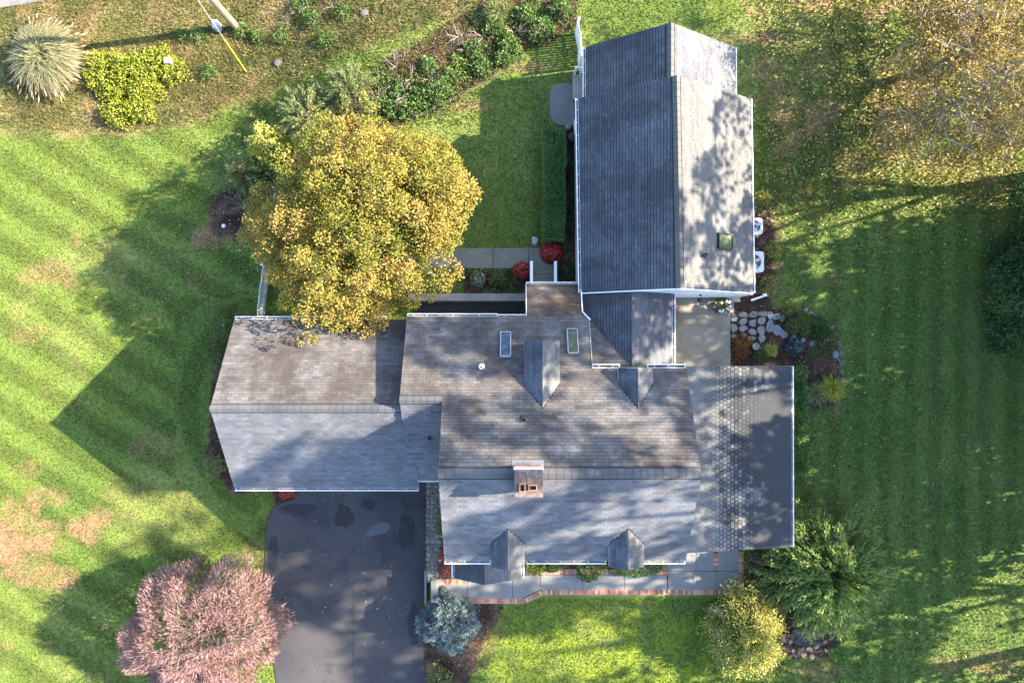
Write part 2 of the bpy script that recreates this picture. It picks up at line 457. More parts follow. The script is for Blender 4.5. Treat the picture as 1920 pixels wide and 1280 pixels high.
def fast_mesh(name, V, F, mat, tint=None, col=None, colpoint=None):
    """V (n,3), F (m,k) arrays of equal-sided faces"""
    V = np.ascontiguousarray(V, dtype=np.float32); F = np.ascontiguousarray(F, dtype=np.int32)
    me = bpy.data.meshes.new(name)
    m, k = F.shape
    me.vertices.add(len(V)); me.vertices.foreach_set("co", V.ravel())
    me.loops.add(m * k); me.loops.foreach_set("vertex_index", F.ravel())
    me.polygons.add(m)
    me.polygons.foreach_set("loop_start", np.arange(0, m * k, k, dtype=np.int32))
    me.polygons.foreach_set("loop_total", np.full(m, k, dtype=np.int32))
    me.materials.append(mat)
    if tint is not None:
        a = me.attributes.new("tint", 'FLOAT', 'FACE'); a.data.foreach_set("value", np.asarray(tint, np.float32))
    if col is not None:
        a = me.attributes.new("col", 'FLOAT_COLOR', 'CORNER')
        c = np.ones((m, k, 4), np.float32); c[:, :, :3] = col[:, None, :]
        a.data.foreach_set("color", c.ravel())
    if colpoint is not None:
        a = me.attributes.new("col", 'FLOAT_COLOR', 'POINT')
        c = np.ones((len(V), 4), np.float32); c[:, :3] = colpoint
        a.data.foreach_set("color", c.ravel())
    me.update(calc_edges=True)
    return me

def unit(a):
    return a / np.maximum(1e-9, np.linalg.norm(a, axis=-1, keepdims=True))

def leaves(C, D, L, W, fold=0.25, N=None, rng=R):
    """rhombic leaves: C base points, D directions, N leaf normals"""
    n = len(C)
    D = unit(D)
    if N is None: N = rng.normal(size=(n, 3)) + np.array([0, 0, 0.6])
    S = np.cross(D, N); S = unit(S); U = np.cross(S, D)
    L = np.broadcast_to(np.asarray(L, float), (n,))[:, None]; W = np.broadcast_to(np.asarray(W, float), (n,))[:, None]
    mid = C + D * L * 0.5
    V = np.stack([C, mid + S * W * 0.5 + U * W * fold, C + D * L - U * L * 0.12, mid - S * W * 0.5 + U * W * fold], 1).reshape(-1, 3)
    F = np.arange(4 * n, dtype=np.int32).reshape(n, 4)
    return V, F

def dirs(n, rng=R):
    return unit(rng.normal(size=(n, 3)))

# ------------------------------------------------------------------ regions in the plan (photo pixels -> ground)
def gp(pts, dz=0.0):
    return [G(x, y, dz) for x, y in pts]

drive_px = [(560, 870), (558, 932), (533, 941), (512, 952), (503, 966), (500, 1000), (496, 1060), (494, 1100), (499, 1150), (507, 1200), (520, 1290), (522, 1420), (802, 1420), (800, 1290), (793, 1200), (789, 1132), (801, 1128), (801, 870)]
drive = [P(x, y, -1.19) for x, y in drive_px]
mulch_beds = {
    'west': [(440, 600), (428, 650), (402, 700), (388, 760), (388, 800), (396, 860), (430, 925), (475, 925), (500, 760), (470, 590)],
    'long': [(395, 370), (425, 345), (520, 300), (600, 262), (640, 235), (690, 160), (720, 118), (800, 72), (850, 38), (900, 12), (930, -40), (1090, -40), (1085, 20), (1070, 55), (1010, 85), (960, 105), (925, 140), (880, 165), (850, 190), (790, 218), (745, 238), (640, 300), (560, 370), (500, 440), (455, 440), (410, 445), (385, 430)],
    'court': [(870, 503), (996, 503), (996, 548), (870, 550)],
    'barn_west': [(1058, 236), (1100, 236), (1100, 536), (1043, 536), (1043, 490), (1060, 486)],
    'rock': [(1369, 556), (1440, 552), (1450, 575), (1500, 590), (1540, 612), (1565, 640), (1574, 680), (1578, 720), (1560, 760), (1520, 765), (1495, 760), (1495, 690), (1369, 690)],
    'barn_east': [(1400, 400), (1445, 400), (1452, 470), (1448, 530), (1430, 556), (1400, 556)],
    'front': [(984, 1040), (1252, 1040), (1252, 1072), (984, 1072)],
    'pond': [(1455, 1150), (1500, 1120), (1580, 1150), (1575, 1205), (1540, 1235), (1490, 1235), (1460, 1215)],
    'corner': [(1400, 1035), (1470, 1030), (1500, 1100), (1470, 1140), (1400, 1115)],
    'spruce': [(800, 1128), (900, 1118), (945, 1128), (930, 1170), (900, 1215), (880, 1290), (795, 1290), (790, 1200)],
    'garage_front': [(512, 905), (560, 905), (556, 934), (515, 950)],
    'wallbed': [(826, 900), (850, 900), (870, 1092), (822, 1092)],
}
beds = {k: gp(v) for k, v in mulch_beds.items()}

house_poly = [[(-12.9, -6.7), (-4.5, -6.7), (-4.5, .95), (-12.9, .95)], [(-4.8, -6.3), (-2.8, -6.3), (-2.8, 1.0), (-4.8, 1.0)],
              [(-2.9, -9.5), (7.5, -9.5), (7.5, 1.0), (-2.9, 1.0)], [(0.7, 0), (3.4, 0), (3.4, 2.6), (.7, 2.6)],
              [(3.25, -1), (7.35, -1), (7.35, 2.3), (3.25, 2.3)], [(3.25, 2.2), (11.1, 2.2), (11.1, 11.3), (3.25, 11.3)],
              [(3.6, 11), (10.5, 11), (10.5, 14), (3.6, 14)], [(7.3, -9.8), (13.2, -9.8), (13.2, -1.15), (7.3, -1.15)]]
hard_px = {
    'patio': [(1255, 557), (1369, 557), (1369, 690), (1255, 690)],
    'frontwalk': [(800, 1040), (1250, 1040), (1250, 1015), (1395, 1015), (1395, 1121), (1017, 1121), (985, 1132), (818, 1132)],
    'backwalk': [(820, 465), (1046, 465), (1046, 533), (995, 533), (995, 503), (820, 503)],
    'pad': [(1030, 156), (1082, 156), (1082, 236), (1030, 236)],
    'road': [(-900, 130), (110, -3), (800, -95), (800, -500), (-900, -300)],
    'stonewall': [(796, 900), (830, 900), (830, 1130), (796, 1130)],
}
hard = {k: gp(v) for k, v in hard_px.items()}

def clear_mask(X, Y):
    m = np.zeros(np.shape(X), bool)
    for q in house_poly: m |= inpoly(X, Y, q)
    m |= inpoly(X, Y, drive)
    for q in hard.values(): m |= inpoly(X, Y, q)
    m |= (X > -5.2) & (X < .66) & (Y > .5) & (Y < 2.5)
    return m

def bed_mask(X, Y):
    m = np.zeros(np.shape(X), bool)
    wx = X + (fbm(X, Y, 1.1, 61) - .5) * .8; wy = Y + (fbm(X, Y, 1.1, 71) - .5) * .8
    for q in beds.values(): m |= inpoly(wx, wy, q)
    return m

def px_of(X, Y):
    k = FPX / (CAMH - gz(X, Y))
    return 960 + X * k, 640 - Y * k

def ell(px, py, cx, cy, rx, ry, X, Y, seed, rough=.9):
    d = np.hypot((px - cx) / rx, (py - cy) / ry)
    d = d + (fbm(X, Y, .9, seed) - .5) * rough * 1.6
    return 1 - sm(.55, 1.05, d)

def ground_col(X, Y):
    px, py = px_of(X, Y)
    n1 = fbm(X, Y, .22, 1); n2 = fbm(X, Y, 1.3, 5); n3 = fbm(X, Y, 5.0, 9, 3)
    base = np.array([.074, .105, .020]); dark = np.array([.049, .083, .016]); light = np.array([.112, .134, .036]); tan = np.array([.170, .108, .058]); olive = np.array([.098, .090, .030])
    def lerp(c, d, t): return c * (1 - t[..., None]) + d * t[..., None]
    c = np.broadcast_to(base, np.shape(X) + (3,)).copy()
    inside = ((np.abs(X) < 30) & (np.abs(Y) < 21)) * 1.0
    c = lerp(c, light, sm(.42, .72, n1) * .8)
    c = lerp(c, dark, sm(.45, .7, fbm(X, Y, .35, 23)) * .55)
    # mowing stripes
    left = 1 - sm(470, 560, px)
    u = (px * -.53 + py * .85) / 33.0 + (n1 - .5) * .7
    st = sm(-.55, .55, np.sin(u * math.pi / 1.0)) - .5
    arc = np.hypot(px - 560, (py - 760))
    st = np.where((px > 330) & (px < 480) & (py > 560), sm(-.4, .4, np.sin(arc / 12.0)) - .5, st)
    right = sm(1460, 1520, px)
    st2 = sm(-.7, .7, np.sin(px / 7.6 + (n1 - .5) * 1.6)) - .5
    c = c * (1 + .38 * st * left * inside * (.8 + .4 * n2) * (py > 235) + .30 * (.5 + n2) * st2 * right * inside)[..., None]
    c = lerp(c, np.array([.044, .084, .022]), right * sm(330, 480, py) * .42)  # right lawn darker and cooler: tree shade put into the colour
    # small dry flecks in the sunny lawn
    fl = sm(.60, .72, n2) * sm(.45, .6, n1) * left
    c = lerp(c, tan, fl * .28)
    # rough meadow in the upper left, up to the road
    edge = np.interp(px, [-400, 0, 260, 350, 430, 500, 560, 640, 740, 840, 920], [262, 255, 256, 238, 205, 180, 148, 108, 70, 40, -10])
    mead = 1 - sm(-14, 14, py - edge + (n2 - .5) * 46)
    mc = lerp(np.broadcast_to(np.array([.092, .090, .028]), c.shape).copy(), np.array([.180, .132, .062]), sm(.44, .66, fbm(X, Y, .8, 31)) * .8)
    mc = lerp(mc, np.array([.052, .062, .018]), sm(.46, .66, fbm(X, Y, .6, 37)) * .8)
    mc = lerp(mc, np.array([.22, .165, .09]), sm(.62, .74, n3) * .35)
    c = lerp(c, mc, mead)
    # leaf-strewn ground, upper right
    c = c * (1 + .05 * st2 * right * inside * sm(330, 480, py))[..., None]
    lit = sm(1375, 1480, px + (n2 - .5) * 160) * (1 - sm(250, 430, py + (n2 - .5) * 240 - (px - 1400) * .02))
    lc = lerp(np.broadcast_to(np.array([.125, .115, .028]), c.shape).copy(), np.array([.215, .145, .070]), sm(.38, .56, n2))
    c = lerp(c, lc, lit * (.12 + .68 * sm(.40, .62, fbm(X, Y, .45, 57))))
    # worn strip east of the barn
    e = (1 - sm(8, 42, np.abs(px - 1438))) * sm(330, 420, py) * (1 - sm(540, 570, py))
    c = lerp(c, np.array([.115, .085, .045]), e * .8)
    for i, (cx, cy, rx, ry, a) in enumerate([(45, 1020, 85, 66, 1), (150, 985, 46, 34, .9), (60, 1080, 90, 30, .9), (95, 930, 46, 20, .6), (100, 515, 70, 30, .45), (55, 620, 60, 22, .35), (400, 445, 46, 20, .9), (45, 880, 38, 20, .5),
                                           (900, 1190, 40, 60, .6), (480, 1045, 34, 48, .35), (1545, 1255, 55, 26, .6), (1855, 1240, 90, 30, .5), (1420, 72, 70, 16, .9), (840, 200, 80, 12, .5), (960, 128, 70, 14, .6), (1580, 1045, 40, 60, .2), (300, 840, 60, 30, .35), (230, 920, 50, 30, .3), (1550, 525, 34, 14, .5), (1570, 700, 12, 90, .7), (690, 275, 120, 18, .8)]):
        c = lerp(c, tan * (.85 + .3 * n3[..., None]), ell(px, py, cx, cy, rx, ry, X, Y, 40 + i) * a * (.5 + .5 * sm(.35, .55, n2)))
    # brighter yellow green front lawn in noisy patches
    fr = sm(880, 960, px) * (1 - sm(1380, 1480, px)) * sm(1110, 1135, py)
    c = lerp(c, np.array([.115, .150, .014]), fr * .7 * sm(.3, .6, n2))
    c = c * (.90 + .20 * n3)[..., None] * (.92 + .16 * n2)[..., None]
    c = np.where(inside[..., None] > 0, c, np.array([.058, .082, .018]) * (.7 + .6 * n1[..., None]))  # outer ground darkened to paint the self-shadow of missing grass blades
    return np.clip(c, .008, .5)

# ------------------------------------------------------------------ the ground
def ground_axis(lo, hi, res, far):
    a = np.arange(lo, hi + res / 2, res)
    out = [a]
    s = res; x = hi; r = []
    while x < far: s *= 1.5; x += s; r.append(x)
    s = res; x = lo; l = []
    while x > -far: s *= 1.5; x -= s; l.append(x)
    return np.concatenate([np.array(l[::-1]), a, np.array(r)])
gx = ground_axis(-28, 28, .16, 700); gy = ground_axis(-19.2, 19.2, .16, 700)
XX, YY = np.meshgrid(gx, gy)
ZZ = gz(XX, YY)
ins = (np.abs(XX) < 29) & (np.abs(YY) < 20)
bm_ = bed_mask(XX, YY)
ZZ = ZZ + np.where(ins, (fbm(XX, YY, .5, 80) - .5) * .08 * (1 - clear_mask(XX, YY)), 0)
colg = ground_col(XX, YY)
mn = fbm(XX, YY, 1.4, 95); mf = R.random(XX.shape)
mcol = np.array([.040, .022, .018]) * (.55 + 1.0 * mf)[..., None] + np.array([.05, .03, .018]) * sm(.5, .7, mn)[..., None]
straw = inpoly(XX, YY, beds['spruce']) | inpoly(XX, YY, beds['long'])
mcol = np.where(straw[..., None], mcol * .7 + np.array([.040, .028, .014]) * sm(.35, .65, mn)[..., None], mcol)
colg = np.where(bm_[..., None], mcol, colg)
ny, nx = XX.shape
idx = np.arange(ny * nx).reshape(ny, nx)
Fg = np.stack([idx[:-1, :-1], idx[:-1, 1:], idx[1:, 1:], idx[1:, :-1]], -1).reshape(-1, 4)
Vg = np.stack([XX, YY, ZZ - .015], -1).reshape(-1, 3)
ground = put("ground", fast_mesh("ground", Vg, Fg, MAT['ground'], colpoint=colg.reshape(-1, 3)))
finish(ground, "lawn and rough meadow with mulched beds around the house", kind='structure')

# grass blades
NB = 700000
bx = R.uniform(-29.5, 29.5, NB); by = R.uniform(-20.5, 20.5, NB)
keep = ~clear_mask(bx, by)
bd = bed_mask(bx, by)
keep &= ~(bd & (R.random(NB) > .06))
bx = bx[keep]; by = by[keep]
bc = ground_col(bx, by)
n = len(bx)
bpx, bpy_ = px_of(bx, by)
mead = (bpy_ < 235) & (bpx < 900) | (bpx > 1420) & (bpy_ < 400)
hgt = R.uniform(.03, .065, n) * np.where(mead, 1.7, 1.0)
wid = R.uniform(.018, .042, n)
th = R.uniform(0, 2 * math.pi, n)
ln = R.normal(0, .6, (n, 2)) * hgt[:, None]
bz = gz(bx, by) - .01 + (fbm(bx, by, .5, 80) - .5) * .08
V = np.zeros((n, 3, 3))
V[:, 0, 0] = bx - np.cos(th) * wid; V[:, 0, 1] = by - np.sin(th) * wid; V[:, 0, 2] = bz
V[:, 1, 0] = bx + np.cos(th) * wid; V[:, 1, 1] = by + np.sin(th) * wid; V[:, 1, 2] = bz
V[:, 2, 0] = bx + ln[:, 0]; V[:, 2, 1] = by + ln[:, 1]; V[:, 2, 2] = bz + hgt
bc = bc * R.uniform(.78, 1.3, n)[:, None] * np.array([1, 1, 1]) + R.normal(0, .006, (n, 1)) * np.array([1.2, .7, .3])
grass = put("grass", fast_mesh("grass", V.reshape(-1, 3), np.arange(3 * n).reshape(n, 3), MAT['grass'], col=np.clip(bc, .006, .6)))
finish(grass, "short mown grass and rough meadow grass around the house", kind='stuff')

# ------------------------------------------------------------------ paved surfaces
def slab(name, poly, z0, z1, mat, label, parent=None, bev=0.0, kind='structure'):
    mb = MB(); mb.prism(poly, z0, z1)
    o = mb.put(name, mat, parent, bevel=bev)
    if parent is None: finish(o, label, kind=kind)
    elif label: o['label'] = label
    return o

dr = slab("driveway", drive, -1.5, -1.17, MAT['asphalt'], "dark asphalt driveway with sealed patches in front of the garage")
# sealed patches: thin sheets of fresh sealer with ragged outlines
def blob(cx, cy, rx, ry, n=26, seed=1, rough=.35):
    q = random.Random(seed); ph = [q.uniform(0, 6.28) for _ in range(5)]
    out = []
    for i in range(n):
        t = 2 * math.pi * i / n
        k = 1 + rough * sum(math.sin((j + 2) * t + ph[j]) / (j + 2) for j in range(5)) + q.uniform(-.08, .08)
        out.append((cx + rx * k * math.cos(t), cy + ry * k * math.sin(t)))
    return out
for i, (cx, cy, rx, ry) in enumerate([(560, 955, 30, 13), (645, 968, 16, 24), (511, 1040, 10, 34), (690, 945, 14, 9), (762, 995, 14, 36), (776, 1170, 10, 46)]):
    pts = [P(x, y, -1.165) for x, y in blob(cx, cy, rx, ry, seed=i + 3, rough=.22)]
    o = part("sealer_patch", pts, [list(range(len(pts)))[::-1]], MAT['sealer'], dr)
    WORLD[o.name] = Vector((0, 0, 0))
pts = [P(x, y, -1.164) for x, y in [(686, 998), (700, 985), (712, 979), (722, 978), (731, 983), (732, 990), (722, 998), (708, 1001), (698, 1006), (688, 1004)]]
part("dried_puddle", pts, [list(range(len(pts)))[::-1]], M("dried_silt", [(.045, .050, .060), (.062, .067, .077)], 3, .9, .1), dr)
for pts_ in ([(661, 1085), (663, 1120), (660, 1150), (664, 1190), (662, 1230), (665, 1300)], [(560, 1020), (600, 1035), (640, 1030), (700, 1045)]):
    mb = MB()
    pp = [P(x, y, -1.163) for x, y in pts_]
    for a, b in zip(pp[:-1], pp[1:]):
        m_ = a.lerp(b, .5) + Vector((rnd.uniform(-.04, .04), rnd.uniform(-.04, .04), 0))
        for u0, u1 in ((a, m_), (m_, b)): mb.bar(u0, u1, rnd.uniform(.015, .03), .004)
    mb.put("crack", MAT['black'], dr)
slab("road", [P(x, y, -1.15) for x, y in [(-1500, 200), (0, 15), (60, 5), (110, -3), (1200, -150), (1200, -330), (-1500, 20)]], -1.4, -1.15, MAT['road'], "pale grey road crossing the upper left corner")

patio = slab("patio", [P(x, y, .08) for x, y in [(1255, 557), (1369, 557), (1370, 690), (1255, 692)]], -.1, .08, MAT['patio'], "weathered concrete patio between the house wings", bev=.02)
slab("step", [P(x, y, .10) for x, y in [(1358, 557), (1388, 558), (1388, 566), (1358, 566)]], -.1, .12, MAT['concrete'], "low concrete step", patio)
slab("edging_stone", [P(x, y, .06) for x, y in [(1369.5, 566), (1376, 566), (1376, 586), (1369.5, 586)]], -.1, .06, MAT['concrete'], None, patio)

bw = bpy.data.objects.new("back_walkway", None); COL.objects.link(bw); WORLD[bw.name] = Vector((0, 0, 0)); finish(bw, "mossy concrete walkway leading to the back steps", kind='structure')
for x0, x1, y0, y1 in [(800, 843.6, 465, 503), (844.4, 924, 465, 503), (925, 991, 465, 503), (992, 1041, 464, 496)]:
    slab("slab", [P(x0, y0, .05), P(x1, y0, .05), P(x1, y1, .05), P(x0, y1, .05)], -.1, .05, MAT['oldwalk'], None, bw, .012)
for i, (y0, y1) in enumerate([(496, 505), (505, 514), (514, 523), (523, 536)]):
    z = .17 * (i + 1)
    p0 = P(1000, y0, z); p1 = P(1041, y1, z)
    o = MB().box(p0.x, p1.y, -.1, p1.x, p0.y - .004 * i, z).put("step", MAT['oldwalk'], bw, bevel=.012)

fw = bpy.data.objects.new("front_walkway", None); COL.objects.link(fw); WORLD[fw.name] = Vector((0, 0, 0)); finish(fw, "grey concrete front walkway with score joints", kind='structure')
zt = .06
def walkslab(pts): slab("slab", [P(x, y, zt) for x, y in pts], -.1, zt, MAT['walk'], None, fw, .01)
g_ = .35
xs = [821, 876, 961, 1013, 1092, 1171, 1251]
walkslab([(821, 1086), (876 - g_, 1086), (876 - g_, 1121), (821, 1121)])
walkslab([(876 + g_, 1060), (961 - g_, 1060), (961 - g_, 1121), (876 + g_, 1121)])
walkslab([(961 + g_, 1060), (984, 1060), (984, 1077.5), (1013 - g_, 1077.5), (1013 - g_, 1105), (978, 1121), (961 + g_, 1121)])
for a, b in zip(xs[3:-1], xs[4:]): walkslab([(a + g_, 1077.5), (b - g_, 1077.5), (b - g_, 1105), (a + g_, 1105)])
walkslab([(1252 + g_, 1020), (1305, 1020), (1305, 1070), (1252 + g_, 1070)]); walkslab([(1305.7, 1020), (1338, 1020), (1338, 1070), (1305.7, 1070)])
walkslab([(1252 + g_, 1070.7), (1343 - g_, 1070.7), (1343 - g_, 1105), (1252 + g_, 1105)])
walkslab([(1346, 1020), (1384.5, 1020), (1384.5, 1070), (1346, 1070)]); walkslab([(1343 + g_, 1070.7), (1384.5, 1070.7), (1384.5, 1105), (1343 + g_, 1105)])

# brick edging: every brick an object, mesh shared
def brick_mesh():
    mb = MB(); a, b, c = .058, .12, .04
    k = .008
    V = [(-a, -b, -.06), (a, -b, -.06), (a, b, -.06), (-a, b, -.06), (-a, -b, c - k), (a, -b, c - k), (a, b, c - k), (-a, b, c - k), (-a + k, -b + k, c), (a - k, -b + k, c), (a - k, b - k, c), (-a + k, b - k, c)]
    F = [[3, 2, 1, 0], [8, 9, 10, 11]] + [[i, (i + 1) % 4, 4 + (i + 1) % 4, 4 + i] for i in range(4)] + [[4 + i, 4 + (i + 1) % 4, 8 + (i + 1) % 4, 8 + i] for i in range(4)]
    return meshdata("brick", V, F, brick_mats[0])
brick_mats = [M("red_brick_%d" % i, c, 9, .9, .3) for i, c in enumerate([[(.20, .075, .045), (.30, .13, .08)], [(.26, .11, .07), (.36, .18, .12)], [(.16, .06, .045), (.24, .10, .07)], [(.30, .16, .11), (.40, .24, .18)]])]
brick_mes = []
for i in range(4):
    me = brick_mesh(); me.materials[0] = brick_mats[i]; brick_mes.append(me)
be = bpy.data.objects.new("brick_edging", None); COL.objects.link(be); WORLD[be.name] = Vector((0, 0, 0)); finish(be, "soldier course of red bricks along the front walkway and its flower bed", kind='structure')
mort = MB()
nbrick = 0
def brick_row(a, b, z=.055, rot90=False):
    global nbrick
    a = P(*a, z); b = P(*b, z)
    d = (b - a); L = d.length; d.normalize(); nrm = Vector((-d.y, d.x, 0))
    k = max(1, int(round(L / .128)))
    for i in range(k):
        c = a + d * (L * (i + .5) / k)
        o = bpy.data.objects.new("brick", rnd.choice(brick_mes)); COL.objects.link(o); o.parent = be
        o.location = (c.x + rnd.uniform(-.004, .004), c.y + rnd.uniform(-.008, .008), z - .04 + rnd.uniform(-.006, .006))
        o.rotation_euler = (rnd.uniform(-.02, .02), rnd.uniform(-.03, .03), math.atan2(d.y, d.x) + rnd.uniform(-.025, .025))
        nbrick += 1
    e = .135
    q = [a - nrm * e, b - nrm * e, b + nrm * e, a + nrm * e]
    mort.prism(q, -.1, z - .022)
brick_row((823, 1126.3), (984, 1126.3)); brick_row((985, 1125.5), (1016, 1110.8)); brick_row((1017, 1110), (1384, 1110))
brick_row((985, 1071.8), (1243, 1071.8)); brick_row((1247.5, 1050), (1247.5, 1076))
brick_row((822, 1090.5), (873, 1090.5), .075); brick_row((1342, 1037), (1342, 1069)); brick_row((1389.5, 1034), (1389.5, 1115))
mort.put("mortar_bed", MAT['mortar'], be)

# ------------------------------------------------------------------ the house
house = thing("house", "white house of joined wings with grey shingle roofs, dormers and a brick chimney", "house", (0, 0, 0))

def clip(poly, a, b, c):
    """keep a*u+b*v+c >= 0"""
    out = []
    n = len(poly)
    for i in range(n):
        p = poly[i]; q = poly[(i + 1) % n]
        dp = a * p[0] + b * p[1] + c; dq = a * q[0] + b * q[1] + c
        if dp >= 0: out.append(p)
        if (dp >= 0) != (dq >= 0):
            t = dp / (dp - dq)
            out.append((p[0] + (q[0] - p[0]) * t, p[1] + (q[1] - p[1]) * t))
    return out

def parea(p):
    return abs(sum(p[i][0] * p[(i + 1) % len(p)][1] - p[(i + 1) % len(p)][0] * p[i][1] for i in range(len(p)))) / 2

def shingles(polys, O, up, parent, mat, exp=.148, tab=.31, seed=1, t0=.022, name="shingles", gap=.008, vgap=.020, gapf=None):
    """polys: convex 3D polygons of one roof plane; up: horizontal direction in which the roof rises; laid tab by tab"""
    q = random.Random(seed)
    p = [Vector(v) for v in polys[0]]
    nrm = None
    for i in range(len(p)):
        nrm = (p[(i + 1) % len(p)] - p[i]).cross(p[(i + 2) % len(p)] - p[(i + 1) % len(p)])
        if nrm.length > 1e-4: break
    nrm.normalize()
    if nrm.z < 0: nrm = -nrm
    up = Vector(up)
    v = (up - nrm * up.dot(nrm)).normalized()
    u = v.cross(nrm).normalized()
    O = Vector(O)
    V = []; F = []; TT = []
    for poly in polys:
        pl = [((Vector(x) - O).dot(u), (Vector(x) - O).dot(v)) for x in poly]
        a = sum(pl[i][0] * pl[(i + 1) % len(pl)][1] - pl[(i + 1) % len(pl)][0] * pl[i][1] for i in range(len(pl)))
        if a < 0: pl = pl[::-1]
        v0 = min(t[1] for t in pl); v1 = max(t[1] for t in pl)
        for r in range(int(math.floor(v0 / exp)), int(math.ceil(v1 / exp))):
            lo = r * exp; hi = lo + exp
            if gapf: gap = vgap = gapf(lo)
            strip = clip(clip(pl, 0, 1, -lo - vgap), 0, -1, hi)
            if len(strip) < 3: continue
            u0 = min(t[0] for t in strip); u1 = max(t[0] for t in strip)
            rowt = (math.sin(r * 12.9898 + seed) * 43758.5453) % 1.0
            off = ((r % 2) * .5 + ((r * 7919) % 13) / 90) * tab
            for k in range(int(math.floor((u0 - off) / tab)), int(math.ceil((u1 - off) / tab))):
                a0 = off + k * tab; a1 = a0 + tab - gap
                t = clip(clip(strip, 1, 0, -a0), -1, 0, a1)
                if len(t) < 3 or parea(t) < .0008: continue
                th = t0 * q.uniform(.6, 1.25); lift = q.uniform(0, .003)
                b = len(V); n = len(t)
                for (uu, vv) in t:
                    h = lift + .003 + th * (1 - (vv - lo) / exp)
                    V.append(O + u * uu + v * vv + nrm * h)
                for (uu, vv) in t: V.append(O + u * uu + v * vv)
                tv = .42 * rowt + .58 * q.random(); TT += [tv] * (n + 1)
                F.append([b + i for i in range(n)])
                for i in range(n): F.append([b + n + i, b + n + (i + 1) % n, b + (i + 1) % n, b + i])
    me = meshdata(name, V, F, mat)
    at_ = me.attributes.new('tint', 'FLOAT', 'FACE'); at_.data.foreach_set('value', TT)
    o = put(name, me, parent)
    finish(o, kind='stuff')
    return o

def deck(name, polys, parent, label=None, th=.12, edge='white'):
    """slab under the shingles: dark felt above, painted edges"""
    mb = MB()
    for poly in polys:
        p = [Vector(x) for x in poly]
        nrm = Vector((0, 0, 0))
        for i in range(1, len(p) - 1): nrm += (p[i] - p[0]).cross(p[i + 1] - p[0])
        if nrm.z < 0: p = p[::-1]
        n = len(p)
        top = [x - Vector((0, 0, .006)) for x in p]; bot = [x - Vector((0, 0, th)) for x in p]
        mb.add(top, [list(range(n))], 0)
        mb.add(top + bot, [[i, n + i, n + (i + 1) % n, (i + 1) % n] for i in range(n)] + [list(range(2 * n - 1, n - 1, -1))], 1)
    o = mb.put(name, [MAT['felt'], MAT[edge]], parent)
    if label: o['label'] = label
    return o

def gutter(parent, a, b, out, name="gutter", w=.125, h=.11, mat='white', drop=.03):
    """open U channel hung along the eave a-b; out: horizontal direction away from the roof"""
    a = Vector(a) + Vector((0, 0, -drop)); b = Vector(b) + Vector((0, 0, -drop)); o_ = Vector(out).normalized()
    t = .014; z = Vector((0, 0, 1))
    prof = [o_ * 0.004 - z * 0, o_ * 0.004 - z * h, o_ * (w * .8) - z * h, o_ * w - z * .01, o_ * (w + .012) + z * 0, o_ * (w - t * 1.8) + z * 0, o_ * (w * .8 - t) - z * (h - t), o_ * (.004 + t) - z * (h - t), o_ * (.004 + t)]
    mb = MB(); mb.extr([a + p for p in prof], b - a)
    g = mb.put(name, [MAT[mat], MAT['gutterdark']], parent)
    # hangers, and a dark strip painting the shade inside the trough
    L = (b - a).length; d = (b - a).normalized()
    hb = MB(); k = int(L / .6)
    for i in range(k):
        c = a + d * (.3 + i * .6)
        hb.bar(c + o_ * .01 - z * .006, c + o_ * (w + .005) - z * .006, .02, .006)
    hb.bar(a + o_ * (w * .45) - z * (h - t - .012) + d * .05, b + o_ * (w * .45) - z * (h - t - .012) - d * .05, w * .5, .014, m=1)
    hb.put("hanger", [MAT[mat], MAT['gutterdark']], parent)
    return g

def ridgecap(parent, a, b, d1, d2, w=.19, mat='shingle', th=.05, seg=.30):
    """vented ridge cap laid in lapped pieces; d1,d2 point down the two slopes"""
    a = Vector(a); b = Vector(b); d1 = Vector(d1).normalized(); d2 = Vector(d2).normalized()
    L = (b - a).length; d = (b - a) / L; up = Vector((0, 0, 1))
    n1 = d1 - d1.dot(d) * d
    mb = MB(); k = int(L / seg)
    for i in range(k):
        p = a + d * (L * i / k); q = a + d * (L * (i + 1) / k - .008)
        for (e, t1, t2) in ((0, th + .012, th), ):
            pr = []
            for pt, hh in ((p, th + .010), (q, th)):
                pr += [pt + d1 * w, pt + d1 * w + up * hh, pt + up * (hh + .012), pt + d2 * w + up * hh, pt + d2 * w]
            F = [[0, 1, 6, 5], [1, 2, 7, 6], [2, 3, 8, 7], [3, 4, 9, 8], [0, 4, 3, 2, 1], [5, 6, 7, 8, 9], [0, 5, 9, 4]]
            mb.add(pr, F)
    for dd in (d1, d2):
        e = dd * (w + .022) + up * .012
        mb.bar(a + e, b + e, .045, .03, m=1)  # dark bars along both edges stand in for the vent gap's shadow line
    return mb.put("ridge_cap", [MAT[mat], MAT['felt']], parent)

def walls(name, pts, d, label=None, z=True):
    mb = MB(); mb.extr(pts, d)
    o = mb.put(name, MAT['siding'], house)
    if label: o['label'] = label
    return o

def wall_gable(axis, c0, c1, e0, e1, r, he0, he1, hr, base, label=None):
    """gabled block; axis 'x' ridge along x"""
    if axis == 'x':
        pts = [(c0, e0, base), (c0, e1, base), (c0, e1, he1), (c0, r, hr), (c0, e0, he0)]
        return walls("wall", pts, (c1 - c0, 0, 0), label)
    pts = [(e0, c0, base), (e1, c0, base), (e1, c0, he1), (r, c0, hr), (e0, c0, he0)]
    return walls("wall", pts, (0, c1 - c0, 0), label)

